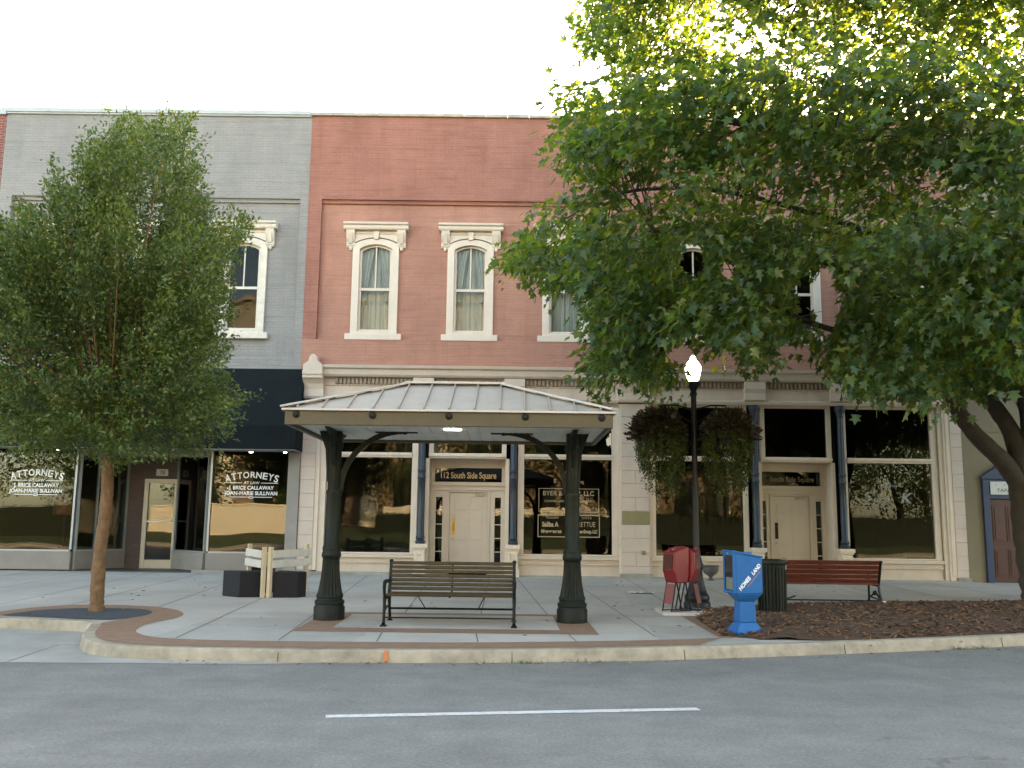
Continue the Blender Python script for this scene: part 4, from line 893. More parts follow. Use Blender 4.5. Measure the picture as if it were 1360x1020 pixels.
# ---- blue newspaper box
NB = M('box_blue', (.008, .115, .32), .45, .12, 5, .06, 40, spec=.3, stain=(.03, .13, .28), stain_amt=.25, stain_scale=4)
bx = thing('newspaper_box', (3.30, 13.40, zs(0, 13.42) + .02), 'blue plastic newspaper box on a pedestal with diagonal white lettering', 'newspaper box', rz=R(11)); bx.scale = (.83, .85, .985)
k = MB()
def frustum(m, a, b, z0, z1, ya=None, yb=None, sx=0):
    ya = ya or a; yb = yb or b; m.hexa([(-a, -ya, z0), (a, -ya, z0), (a, ya, z0), (-a, ya, z0)], [(-b, -yb, z1), (b, -yb, z1), (b, yb, z1), (-b, yb, z1)])
frustum(k, .245, .25, 0, .035, .22, .22); frustum(k, .245, .145, .035, .16, .215, .13); frustum(k, .145, .135, .16, .45, .13, .12); frustum(k, .135, .15, .45, .47, .12, .14)
k.build('pedestal', NB, bx, bevel=.012, local=True)
h = MB(); frustum(h, .15, .235, .47, .56, .14, .20)
h.hexa([(-.24, -.20, .56), (.24, -.20, .56), (.24, .20, .56), (-.24, .20, .56)], [(-.24, -.20, 1.135), (.24, -.20, 1.06), (.24, .20, 1.06), (-.24, .20, 1.135)])
h_ = h.build('body', NB, bx, bevel=.014, local=True)
hd = MB(); hd.box(-.285, -.24, -.205, -.165, .56, 1.15); hd.box(-.285, -.24, .165, .205, .56, 1.15); hd.box(-.285, -.24, -.165, .165, 1.09, 1.15); hd.box(-.285, -.24, -.165, .165, .56, .60)
hd.hexa([(-.30, -.215, 1.137), (.25, -.215, 1.058), (.25, .215, 1.058), (-.30, .215, 1.137)], [(-.30, -.215, 1.165), (.25, -.215, 1.083), (.25, .215, 1.083), (-.30, .215, 1.165)]); hd.build('hood', NB, bx, bevel=.008, local=True)
MB().box(-.268, -.262, -.165, .165, .60, 1.09).build('window_pane', PLATE, bx, local=True)
MB().box(-.2615, -.2405, -.16, .16, .61, 1.08).build('display_back', M('display_tan', (.62, .54, .40), .7, .2), bx, local=True)
MB().box(-.2665, -.2617, -.13, .13, .61, .78).build('paper_stack', M('newsprint', (.55, .53, .45), .8, .2, 40), bx, local=True)
MB().box(-.12, .22, -.206, -.2005, .98, .985).build('body_groove', M('groove_blue', (.02, .08, .25), .5), bx, local=True)
MB().box(.02, .12, -.06, .06, 1.085, 1.135).build('coin_mechanism', NB, bx, bevel=.008, local=True)
MB().box(-.292, -.285, -.03, .03, 1.10, 1.13).build('door_pull', ALU, bx, local=True)
ORG[bx.name] = Vector((0, 0, 0))
lt = [text('t', 'HOMES', -.065, .685, -.2025, .06, WLET, bx, rot=R(-43), width=.25, bold=.003), text('t', 'LAND', .145, .881, -.2025, .06, WLET, bx, rot=R(-43), width=.19, bold=.003)]
# rotate the words about their own anchor, on the box face
join_text(lt, 'lettering')
MB().bar((-.035, -.2015, .655), (.20, -.2015, .875), .016, .002, up=(0, 1, 0)).build('letter_stripe', M('stripe_rust', (.35, .16, .12), .6), bx, local=True)
# ---- two red newspaper boxes
RP = M('box_red', (.20, .008, .012), .35, .2, 6, .1, 40, stain=(.11, .012, .014), stain_amt=.4, stain_scale=4)
PKP = M('panel_faded_red', (.26, .07, .07), .5, .2, 3)
def red_box(loc, rz, label, lean):
    t = thing('newspaper_box', loc, label, 'newspaper box', 'red newspaper boxes', rz)
    s = MB()
    for x in (-.12, .12): s.tube([(x, -.20, 0), (x, -.10, .48)], .012, 8); s.tube([(x, .20, 0), (x, .10, .48)], .012, 8); s.tube([(x, -.20, .012), (x, .2, .012)], .009, 6)
    s.build('stand', BLCK, t, local=True)
    MB().hexa([(-.11, -.18, .12), (.11, -.18, .12), (.11, -.172, .12), (-.11, -.172, .12)], [(-.11, -.115, .44), (.11, -.115, .44), (.11, -.107, .44), (-.11, -.107, .44)]).build('front_panel', PKP, t, local=True)
    b = MB().prism([(-.13, .46), (.15, .46), (.19, .60), (.20, 1.05), (.14, 1.06), (-.19, .97), (-.21, .66)], 'x', -.16, .16)
    b.v = [(x, y * .8, z) for x, y, z in b.v]
    bo = b.build('body', RP, t, bevel=.02, local=True)
    MB().hexa([(-.12, -.178, .69), (.12, -.178, .69), (.12, -.168, .69), (-.12, -.168, .69)], [(-.12, -.166, .93), (.12, -.166, .93), (.12, -.155, .93), (-.12, -.155, .93)]).build('door_pane', M('pane_dark_red', (.09, .03, .03), .12, .2), t, local=True)
    MB().box(-.165, -.16 + .001, -.05, .01, .93, .98).build('sticker', WLET, t, local=True); MB().box(.02, .09, -.16, -.1, .99, 1.04).build('coin_head', RP, t, local=True)
    return t
cs = MB().box(2.50, 3.30, 15.62, 16.45, 0, .05); cs.v = [(x, y, z + zs(x, y)) for x, y, z in cs.v]; tag(cs.build('concrete_pad', M('pad_white', (.55, .50, .43), .8, .2, 4, .3, 50, stain=(.3, .25, .2)), at=(2.9, 16, zs(0, 16)), bevel=.012), 'thin pale concrete pad under the red newspaper boxes', 'pad')
red_box((2.79, 15.95, zs(0, 15.93) + .05), R(-62), 'red newspaper box facing left with a faded panel and wire legs', 0)
red_box((3.03, 16.12, zs(0, 16.1) + .05), R(62), 'red newspaper box standing behind the other, turned toward the blue box', 0)
# ---- street lamp and hanging baskets
lp = thing('street_lamp', (3.33, 16.95, zs(0, 16.95)), 'black iron lamp post with a glowing white acorn globe behind the red boxes', 'street lamp')
prof = [(.235, 0), (.235, .10), (.21, .13), (.22, .16), (.22, .22), (.19, .26), (.16, .34), (.125, .5), (.10, .66), (.105, .70), (.125, .73), (.125, .80), (.10, .83), (.09, .90), (.075, .95), (.07, 1.05), (.055, 1.1), (.05, 3.95), (.065, 3.98), (.065, 4.02), (.05, 4.05), (.06, 4.08), (.11, 4.16), (.12, 4.20), (.10, 4.24)]
MB().lathe([(r_, z * .957) for r_, z in prof], 0, 0, 24, 0, (.25, .64, .9)).build('post', BLCK, lp, smooth=True, local=True)
gp_ = [(.095, 0), (.12, .03), (.155, .14), (.175, .25), (.17, .30), (.13, .37), (.09, .415), (.06, .44), (.065, .46), (.05, .50), (.02, .53)]
MB().lathe([(r_ * .84, z * .9 + 4.07) for r_, z in gp_], 0, 0, 24).build('globe', emit_mat('lamp_globe', (1, 1, .97), 1.6), lp, smooth=True, local=True)
ar = MB()
for s_ in (-1, 1):
    ar.tube([(s_ * .05, 0, 3.55), (s_ * .3, 0, 3.62), (s_ * .58, 0, 3.62)], .016, 8); ar.tube([(s_ * .05, 0, 3.3), (s_ * .25, 0, 3.42), (s_ * .42, 0, 3.6)], .011, 8); ar.tube([(s_ * .58, 0, 3.62), (s_ * .60, 0, 3.58)], .012, 6)
ar.build('basket_arm', BLCK, lp, local=True)
# ---- urn, barricades, black boxes
u = MB().lathe([(.11, 0), (.11, .03), (.05, .06), (.04, .10), (.06, .13), (.16, .20), (.195, .28), (.20, .36), (.225, .38), (.22, .40), (.18, .40), (.16, .3), (.03, .28)], 4.99, 23.62, 28, .36 - .03)
tag(u.build('urn_planter', M('urn_gray', (.09, .09, .085), .6, .2), smooth=True, at=(4.99, 23.62, .33)), 'empty dark gray footed urn at the base of the shop front', 'urn')
WP = M('barricade_white', (.62, .60, .56), .6, .15, 5, .1, 30); WPC = M('barricade_cream', (.56, .47, .33), .6, .15, 5, .1, 30)
def barricade(p, q, label):
    """a two-rail panel from its far post p to its near post q"""
    z = zs(0, p[1]); t = thing('wooden_barricade', (q[0], q[1], zs(0, q[1])), label, 'barricade', 'white wooden barricades')
    P = Vector((p[0], p[1], 0)); Q = Vector((q[0], q[1], 0)); a = (Q - P).normalized(); nrm = Vector((a.y, -a.x, 0))
    if nrm.y > 0: nrm = -nrm
    for c, hh in ((P, .96), (Q, .93)):
        MB().bar((c.x, c.y, zs(0, c.y)), (c.x, c.y, zs(0, c.y) + hh), .075, .075, up=tuple(a)).build('post', WPC, t, bevel=.006)
    for z0, ext in ((.80, .05), (.615, .07)):
        s = P - a * ext + nrm * .052; e_ = Q - a * .0 + nrm * .052
        MB().bar((s.x, s.y, zs(0, s.y) + z0), (e_.x, e_.y, zs(0, e_.y) + z0), .028, .14).build('rail', WP, t, bevel=.005)
    return t
barricade((-5.10, 18.6), (-4.62, 17.86), 'white two rail barricade on the left, its rails running back from the cream centre posts')
barricade((-4.02, 18.75), (-4.50, 17.86), 'white two rail barricade on the right, partly hidden behind its cream post')
BB = M('black_box', (.010, .011, .016), .6, .3, 6, .1, 30, spec=.25)
def block(pts, h, label, nm='black_planter_box'):
    z = [zs(0, y) for x, y in pts]; m = MB().hexa([(x, y, zz) for (x, y), zz in zip(pts, z)], [(x, y, zz + h) for (x, y), zz in zip(pts, z)])
    cx = sum(p[0] for p in pts) / 4; cy = sum(p[1] for p in pts) / 4
    tag(m.build(nm, BB, at=(cx, cy, zs(0, cy)), bevel=.012), label, 'box', 'black boxes around the barricades')
block([(-5.05, 17.84), (-4.68, 17.95), (-4.72, 18.35), (-5.46, 18.15)], .47, 'black box with a corner toward the street, left of the cream posts')
block([(-4.44, 17.9), (-3.98, 17.93), (-3.86, 18.12), (-4.44, 18.40)], .47, 'black box right of the cream posts by the stone pier')
block([(-5.12, 18.75), (-4.7, 18.8), (-4.7, 19.1), (-5.12, 19.05)], .50, 'low black box behind the left white barricade')
# ================================================================ trees
CAM = Vector((0, 0, 1.65)); CM = Matrix.Rotation(R(90 + 8.6), 3, 'X') @ Matrix.Rotation(R(.7), 3, 'Z'); CMi = np.array(CM.transposed())
def outline_xy(P):                                   # direction of points as seen from the street side, to shape the crowns
    q = (P - np.array(CAM)) @ CMi.T
    return 680 + 1240 * q[:, 0] / -q[:, 2], 510 - 1240 * q[:, 1] / -q[:, 2]
def in_poly(X, Y, P):
    c = np.zeros(len(X), bool)
    for i in range(len(P)):
        (x0, y0), (x1, y1) = P[i], P[i - 1]
        if y0 == y1: continue
        c ^= ((y0 > Y) != (y1 > Y)) & (X < (x1 - x0) * (Y - y0) / (y1 - y0) + x0)
    return c
def lumps(P, seed, s):                                # smooth random field for clumping
    g = np.random.default_rng(seed); v = np.zeros(len(P))
    for k in range(14):
        d = g.normal(size=3); d /= np.linalg.norm(d); v += np.sin(P @ d * s * g.uniform(.6, 1.7) + g.uniform(0, 6.28))
    return v / 14 ** .5
def unit(a): return a / np.maximum(np.linalg.norm(a, axis=1, keepdims=True), 1e-6)
MAPLE = ([(0, 0), (.02, .18), (.10, .46), (.32, .24), (.62, .52), (.60, .20), (1, 0), (.60, -.20), (.62, -.52), (.32, -.24), (.10, -.46), (.02, -.18)], [(0, 6, 5, 4, 3, 2, 1), (0, 11, 10, 9, 8, 7, 6)])
OVAL = ([(0, 0), (.45, .25), (1, 0), (.45, -.25)], [(0, 2, 1), (0, 3, 2)])
def leaf_mesh(name, C, D, Nn, L, shape, mat, parent, fold=.2, droop=.12):
    pts, polys = shape; k = len(pts); n = len(C); o = np.array(ORG[parent.name])
    U = unit(D); W = unit(np.cross(Nn, U)); N2 = np.cross(U, W)
    u = np.array([p[0] for p in pts]); w = np.array([p[1] for p in pts]); fv = rng.uniform(-.3, 1.9, n)[:, None] * fold; dv = rng.uniform(-.6, 2.6, n)[:, None] * droop; sv = rng.uniform(.75, 1.15, n)[:, None]; h = fv * np.abs(w)[None] - dv * (u * u)[None]
    V = C[:, None, :] + L[:, None, None] * (u[None, :, None] * U[:, None, :] + (sv * w[None])[:, :, None] * W[:, None, :] + h[:, :, None] * N2[:, None, :]) - o
    me = bpy.data.meshes.new(name); me.vertices.add(n * k); me.vertices.foreach_set('co', V.astype(np.float32).ravel())
    lp_ = np.concatenate([np.array(p) for p in polys]); li = (np.arange(n)[:, None] * k + lp_[None, :]).ravel()
    cnt = np.tile(np.array([len(p) for p in polys]), n); st = np.concatenate([[0], np.cumsum(cnt)[:-1]])
    me.loops.add(len(li)); me.loops.foreach_set('vertex_index', li.astype(np.int32)); me.polygons.add(len(cnt))
    me.polygons.foreach_set('loop_start', st.astype(np.int32)); me.polygons.foreach_set('loop_total', cnt.astype(np.int32)); me.update(calc_edges=True); me.validate()
    me.materials.append(mat); ob = bpy.data.objects.new(name, me); col.objects.link(ob); ob.parent = parent; ORG[ob.name] = ORG[parent.name]; return ob
def bez(P, n=10):
    return [Vector(p) for p in smoothpath3(P, n)]
def smoothpath3(P, n):
    P = [tuple(p) for p in P]; out = []
    for i in range(len(P) - 1):
        p0, p1, p2, p3 = P[max(i - 1, 0)], P[i], P[i + 1], P[min(i + 2, len(P) - 1)]
        for k in range(n):
            t = k / n; out.append(tuple(.5 * (2 * b + (c - a) * t + (2 * a - 5 * b + 4 * c - d) * t * t + (3 * b - a - 3 * c + d) * t ** 3) for a, b, c, d in zip(p0, p1, p2, p3)))
    return out + [P[-1]]
def taper(n, a, b): return [a + (b - a) * (i / (n - 1)) ** .8 for i in range(n)]
rng = np.random.default_rng(11)
ELMB = M('elm_bark', (.19, .105, .048), .8, .5, 9, .7, 30, stain=(.085, .06, .035), stain_amt=.8, stain_scale=8)
MAPB = M('maple_bark', (.062, .048, .035), .85, .4, 5, .9, 22, stain=(.04, .035, .03), stain_amt=.6, streak=True, stain_scale=4)
ELML = leaf_mat('elm_leaf', [(.042, .082, .036), (.062, .112, .044), (.098, .142, .05), (.15, .165, .06)], .3, .5, .35)
MAPL = leaf_mat('maple_leaf', [(.028, .066, .034), (.040, .087, .043), (.053, .10, .041), (.098, .132, .04)], .5, .38, .5, (3.6, 2.8, .8))
# ---- elm on the left
elm = thing('elm_tree', (-6.59, 15.3, zs(0, 15.3)), 'young upright elm with fine leaves and a tan trunk in the kerb bed', 'tree')
EP = [(205, 140), (180, 152), (150, 166), (108, 190), (62, 240), (45, 270), (20, 285), (-40, 300), (-80, 400), (-60, 560), (0, 595), (70, 600), (120, 612), (180, 606), (250, 600), (285, 592), (300, 545), (332, 512), (298, 480), (308, 400), (303, 340), (345, 300), (318, 280), (280, 262), (286, 235), (268, 190), (232, 152)]
EC = np.array([-6.6, 15.3])
P = np.column_stack([rng.uniform(-10, -4.2, 90000), rng.uniform(12.9, 17.7, 90000), rng.uniform(2.5, 9, 90000)])
X_, Y_ = outline_xy(P); ok = in_poly(X_ + 9 + rng.normal(0, 6, len(P)), Y_ - 16 + rng.normal(0, 8, len(P)), EP) & in_poly(X_ - 9 + rng.normal(0, 6, len(P)), Y_ + 4 + rng.normal(0, 8, len(P)), EP)
rr_ = ((P[:, 0] - EC[0]) / 3.0) ** 2 + ((P[:, 1] - EC[1]) / (1.1 + 1.3 * np.sin(np.clip((9.2 - P[:, 2]) / 6.4, 0, 1) * np.pi * .9 + .15))) ** 2
ok &= (rr_ < 1) & (rng.random(len(P)) < .25 + .75 * rr_) & (lumps(P, 4, 2.3) + .5 * lumps(P, 5, 5.5) > -.42)
T = P[ok][:1500]
tr = MB()
tpath = bez([(-6.59, 15.3, .19), (-6.61, 15.3, 1.0), (-6.57, 15.31, 2.0), (-6.60, 15.3, 2.9), (-6.55, 15.28, 4.2), (-6.62, 15.33, 6.0), (-6.55, 15.3, 7.6), (-6.5, 15.3, 8.5)], 24)
rad = [(.125 if p.z < .3 else .105 if p.z < 1 else .095 if p.z < 2.5 else max(.012, .085 * (8.6 - p.z) / 5.8)) for p in tpath]
tr.tube(tpath, rad, 18, .17)
def axis(z): return Vector((-6.6, 15.3, z))
L_C, L_D = [], []
for t in T:
    t = Vector(t); r_ = math.hypot(t.x + 6.6, t.y - 15.3); b = axis(max(2.75 + random.random() * .8, t.z - .5 - 1.25 * r_)); mid = b.lerp(t, .55) + Vector((0, 0, -.10 * r_)); 
    d = (t - mid).normalized(); ln = random.uniform(.6, 1.25)
    if random.random() < .07 and t.z > 4: tr.tube(smoothpath3([b, mid, t], 4), taper(9, .014 + .008 * r_, .003), 5)
    nl = random.randint(80, 125); s = np.array(t - d * ln * .65); e_ = np.array(t + d * ln * .35)
    q = rng.random(nl)[:, None]; rad_ = .115 * (1 - .55 * q)
    pts = s + (e_ - s) * q + rng.normal(0, 1, (nl, 3)) * rad_ * np.array([1, 1, .8]) + np.array([0, 0, -.06]) * (q * 2 - 1) ** 2
    L_C.append(pts); L_D.append(np.array(d) * .9 + rng.normal(0, .75, (nl, 3)) + np.array([0, 0, -.1]))
C = np.concatenate(L_C); D = np.concatenate(L_D)
tr.build('trunk', ELMB, elm, smooth=True)
leaf_mesh('crown', C, D, rng.normal(0, .8, (len(C), 3)) + np.array([0, 0, .7]), rng.uniform(.05, .095, len(C)), OVAL, ELML, elm)
# ---- maple on the right
mpl = thing('maple_tree', (10.6, 18.75, zs(0, 18.75)), 'large spreading maple with sunlit upper leaves hiding the right half of the fronts', 'tree')
MP = [(1700, -500), (1000, -500), (830, -70), (775, 15), (750, 42), (765, 70), (805, 88), (815, 112), (795, 120), (770, 108), (745, 100), (738, 130), (757, 150), (735, 172), (735, 205), (757, 232), (740, 262), (702, 268), (674, 258), (668, 275), (690, 295), (688, 322), (652, 338), (662, 358), (700, 372), (730, 384), (770, 392), (788, 420), (772, 465), (768, 490), (790, 525), (806, 530), (832, 498), (852, 490), (868, 560), (885, 565), (905, 545), (912, 500), (935, 478), (965, 470), (985, 452), (984, 478), (1000, 506), (1040, 478), (1090, 470), (1110, 500), (1165, 535), (1215, 528), (1250, 540), (1290, 515), (1340, 515), (1420, 540), (1700, 500)]
HOL = [(921, 345, 24, 32), (1068, 395, 12, 45), (1100, 400, 22, 60), (1052, 462, 30, 10), (968, 360, 14, 22), (975, 165, 12, 14), (880, 115, 10, 12), (905, 470, 26, 20), (930, 488, 22, 26)]
n0 = 260000
P = np.column_stack([rng.uniform(-1.5, 20, n0), rng.uniform(11.8, 22.2, n0), rng.uniform(3.6, 14.5, n0)])
X_, Y_ = outline_xy(P); ok = np.ones(n0, bool)
for a_, b_ in ((11, 0), (-11, 0), (0, 13), (0, -13)): ok &= in_poly(X_ + a_ + rng.normal(0, 4, n0), Y_ + b_ + rng.normal(0, 4, n0), MP)
for hx, hy, hr, hs in HOL: ok &= ((X_ - hx) / hr) ** 2 + ((Y_ - hy) / hs) ** 2 > 1
q2 = ((P[:, 0] - 8.6) / np.where(P[:, 0] > 8.6, 7.6, 10.2)) ** 2 + ((P[:, 1] - 17.0) / 5.2) ** 2 + ((P[:, 2] - 8.2) / 6.3) ** 2
ok &= (q2 < 1.05) & (rng.random(n0) < .2 + .8 * q2) & (lumps(P, 9, 1.9) + .75 * lumps(P, 19, 4.6) > -.15 - .6 * (P[:, 2] > 8.4))
ok &= ~((P[:, 0] < 3) & (P[:, 2] < 4.0))
T = P[ok]; T = np.concatenate([T[T[:, 2] < 8.4][:3700], T[(T[:, 2] >= 8.4) & ((T[:, 2] < 12.4) & (np.abs(T[:, 1] - 15.8) < 2.0))][:1800]])
if len(T) < 3000: print('maple tips', len(T))
tm = MB()
limbs = [[(10.50, 18.75, .15), (10.46, 18.75, .5), (10.40, 18.75, 1.4), (10.32, 18.72, 2.7)],
         [(10.33, 18.7, 2.2), (9.86, 18.6, 2.95), (9.1, 18.35, 3.6), (8.62, 18.05, 4.15), (8.15, 17.6, 5.0), (7.2, 17.0, 5.9), (5.6, 16.4, 6.5), (3.8, 15.8, 6.9), (2.4, 15.5, 6.7)],
         [(10.28, 18.72, 2.6), (9.95, 18.5, 3.6), (9.45, 18.5, 4.4), (8.9, 18.4, 5.4), (8.4, 18.3, 7.2), (7.4, 17.8, 9.2), (6.2, 17.2, 10.8), (4.6, 16.6, 11.6)],
         [(10.3, 18.7, 2.6), (10.2, 18.3, 3.9), (9.7, 17.9, 4.9), (9.8, 17.0, 6.4), (10.2, 16.2, 9.0), (10.4, 15.8, 12.5)],
         [(10.4, 18.7, 2.6), (10.9, 18.6, 4.5), (11.6, 18.3, 7.5), (12.4, 18.0, 11.5)], [(11.2, 18.5, 5.6), (13.2, 17.6, 7.2), (16, 16.8, 8.6), (18.5, 16.5, 9)],
         [(9.8, 16.9, 6.6), (8.6, 15.4, 7.45), (7.2, 14.4, 7.75), (5.6, 13.9, 7.7), (3.6, 13.9, 7.9)], [(8.15, 17.6, 5.0), (6.8, 17.5, 5.25), (5.4, 17.3, 5.6), (4.2, 17.1, 6.2), (2.9, 16.8, 6.1), (1.8, 16.6, 5.8)],
         [(8.4, 18.3, 7.2), (6.6, 18.4, 7.9), (4.4, 18.2, 8.4), (2.4, 17.6, 8.2), (1.2, 17.2, 7.6)], [(6.2, 17.2, 10.8), (4.4, 15.6, 10.9), (2.4, 14.8, 10.9), (1.2, 14.6, 10.8)]]
lr = [(.46, .34), (.21, .05), (.2, .05), (.19, .04), (.22, .05), (.12, .03), (.075, .02), (.085, .02), (.09, .02), (.06, .015)]
nodes_ = []
for P_, (a, b) in zip(limbs, lr):
    pp = bez(P_, 7)
    rd_ = taper(len(pp), a, b) if a < .4 else [.58, .50, .45, .41, .39, .38, .37] + [.36] * (len(pp) - 9) + [.34, .31]
    tm.tube(pp, rd_, 16, .14)
    if a < .4: nodes_ += [p for p in pp[3:]]
NA = np.array([tuple(p) for p in nodes_])
rx = random.Random(21)
for t in T[::6]:
    dd = np.linalg.norm(NA - t, axis=1) + np.maximum(0, NA[:, 2] - t[2]) * .5; i = int(dd.argmin()); b = Vector(NA[i]); v_ = Vector(t); L_ = (v_ - b).length
    if L_ > 1.9: continue
    m_ = b.lerp(v_, .5) + Vector((rx.gauss(0, .12), rx.gauss(0, .12), .06 * L_)); tm.tube(smoothpath3([b, m_, v_], 4), taper(9, min(.05, .008 + .009 * L_), .004), 5)
tm.build('trunk', MAPB, mpl, smooth=True)
CT = np.array([9.8, 17.2, 7.5]); L_C, L_D, L_N = [], [], []
for t in T:
    nl = rx.randint(15, 24); out = t - CT; out /= np.linalg.norm(out) + 1e-6
    ax_ = out * .8 + rng.normal(0, .5, 3) + np.array([0, 0, -.25]); ax_ /= np.linalg.norm(ax_); s_q = rng.uniform(-.38, .38, nl)[:, None]; o = ax_ * s_q + rng.normal(0, .105, (nl, 3)) + np.array([0, 0, -.35]) * s_q ** 2; L_C.append(t + o)
    L_D.append(o * 2.2 + out * .45 + rng.normal(0, .35, (nl, 3)) + np.array([0, 0, -.35])); L_N.append(np.array([0, 0, .85]) + out * .5 + rng.normal(0, .42, (nl, 3)))
C = np.concatenate(L_C); D = np.concatenate(L_D); Nn = np.concatenate(L_N)
X_, Y_ = outline_xy(C); k_ = np.ones(len(C), bool)
for hx, hy, hr, hs in HOL: k_ &= ((X_ - hx) / hr) ** 2 + ((Y_ - hy) / hs) ** 2 > .6
k_ &= C[:, 1] < 23.2
C, D, Nn = C[k_], D[k_], Nn[k_]
leaf_mesh('crown', C, D, Nn, rng.uniform(.085, .20, len(C)), MAPLE, MAPL, mpl, .25, .18)
print('leaves', len(C), 'tips', len(T))
# ---- hanging baskets
DKL = leaf_mat('dark_red_leaf', [(.018, .015, .012), (.03, .019, .016), (.045, .03, .02), (.035, .045, .017)], .15, .5, .3)
VNL = leaf_mat('vine_leaf', [(.026, .05, .014), (.042, .07, .018), (.07, .08, .018), (.035, .03, .016)], .3, .5, .3)
for sx_, lb, sc_ in ((-1, 'hanging basket of dark red foliage on the left arm of the lamp post', 1.0), (1, 'hanging basket of russet foliage on the right arm of the lamp post', .98)):
    o = thing('hanging_basket', (3.33 + sx_ * .60, 16.95, 3.26), lb, 'hanging basket', 'hanging flower baskets on the lamp post'); c0 = np.array(ORG[o.name])
    MB().lathe([(.05, -.30), (.16, -.25), (.24, -.12), (.26, 0), (.25, 0), (.2, -.1)], c0[0], c0[1], 18, c0[2]).build('bowl', BLCK, o, smooth=True)
    ch = MB()
    for k in range(3):
        a = k * 2.09 + .3; ch.tube([(c0[0] + .25 * math.cos(a), c0[1] + .25 * math.sin(a), c0[2]), (c0[0], c0[1], 3.86 - .02)], .006, 4)
    ch.build('chain', BLCK, o)
    n = 1500; th = rng.uniform(0, 6.28, n); ph = rng.uniform(-.35, 1.4, n); r_ = rng.uniform(.25, .52, n) * (1 + .12 * np.sin(th * 3 + sx_))
    C = c0 + np.column_stack([r_ * np.cos(th) * np.cos(ph), r_ * np.sin(th) * np.cos(ph), .82 * r_ * np.sin(ph) + .08]); C[:, 0] += sx_ * .04
    leaf_mesh('foliage', C, (C - c0) + rng.normal(0, .12, (n, 3)), rng.normal(0, .6, (n, 3)) + [0, 0, .8], rng.uniform(.06, .13, n), MAPLE if sx_ < 0 else OVAL, DKL, o)
    n = 7500; st = rng.uniform(0, 6.28, 60); k = rng.integers(0, 60, n); q = rng.random(n); ln = rng.uniform(.4, 1.1, 60)[k]; rr2 = (.34 + .15 * np.sin(q * 3)) + rng.normal(0, .03, n)
    C = c0 + np.column_stack([rr2 * np.cos(st[k]) * (1 - .35 * q), rr2 * np.sin(st[k]) * (1 - .35 * q), .12 - q * ln * 1.05]) + rng.normal(0, .025, (n, 3))
    leaf_mesh('trailing_vines', C, rng.normal(0, .6, (n, 3)) + [0, 0, -.7], rng.normal(0, .8, (n, 3)) + [0, 0, .4], rng.uniform(.03, .065, n), OVAL, VNL, o)
# ================================================================ the square across the street (seen in the shop glass)
LAWN = M('lawn_grass', (.045, .065, .02), .9, .4, 3, .6, 60); SWALL = M('sandstone', (.72, .64, .49), .8, .15, 2, .2, 50)
lw = MB(); lx = [-70, -40, -20, 0, 14, 40, 70]; ly = [(-7.5, .12), (-7.8, .15), (-10.6, .18), (-14, .95), (-30, 1.4), (-60, 1.6)]
struct(MB().add([(x, y, z) for y, z in ly[:3] for x in (-70, 70)], [(0, 2, 3, 1), (2, 4, 5, 3)]).build('far_pavement', CONC)); struct(MB().box(-70, 70, -7.52, -7.45, -.1, .13).build('far_kerb', KERB))
struct(MB().add([(x, y, z) for y, z in ly[2:] for x in (-70, 70)], [(0, 2, 3, 1), (2, 4, 5, 3), (4, 6, 7, 5)]).build('lawn', LAWN))
wl = MB().box(-25, -13.8, -14.5, -14, .7, 2.8); wl.box(-25, -13.8, -14.55, -13.95, 2.8, 2.92); tag(wl.build('garden_wall', SWALL, at=(-19, -14.2, .9), bevel=.02), 'sunlit cream garden wall across the street, reflected in the attorneys\' windows', 'wall')
wl = MB().box(-9, 7.5, -16.8, -16.4, .9, 2.85); tag(wl.build('low_wall', SWALL, at=(-1, -16.6, .9), bevel=.02), 'cream wall behind the clipped hedge across the street, reflected in the middle windows', 'wall')
ch = thing('courthouse', (0, -32, 1.3), 'cream columned courthouse across the street, seen only as a reflection in the glass', 'building')
MB().box(-26, 26, -46, -32, 1, 19).build('wall', M('court_wall', (.26, .18, .11), .8, .1), ch)
for x in range(-24, 25, 6): MB().lathe([(.75, 0), (.75, .5), (.62, .6), (.52, 15.4), (.75, 15.8), (.75, 16.3)], x, -30.4, 20, 1.4).build('column', SWALL, ch, smooth=True)
en = MB().box(-26.5, 26.5, -46, -29.4, 17.7, 20); en.box(-27, 27, -46.5, -29, 20, 20.6); en.build('entablature', SWALL, ch); MB().box(-26, 26, -32, -29.2, 1.0, 1.4).build('steps', SWALL, ch)
for x in range(-21, 22, 6):
    for z in (2.4, 7.4, 12.4): MB().box(x - .9, x + .9, -32.02, -31.9, z, z + 3.2).build('window', BLCK, ch)
FTL = leaf_mat('square_tree_leaf', [(.03, .05, .018), (.045, .07, .022), (.06, .085, .025)], .3, .5, .3)
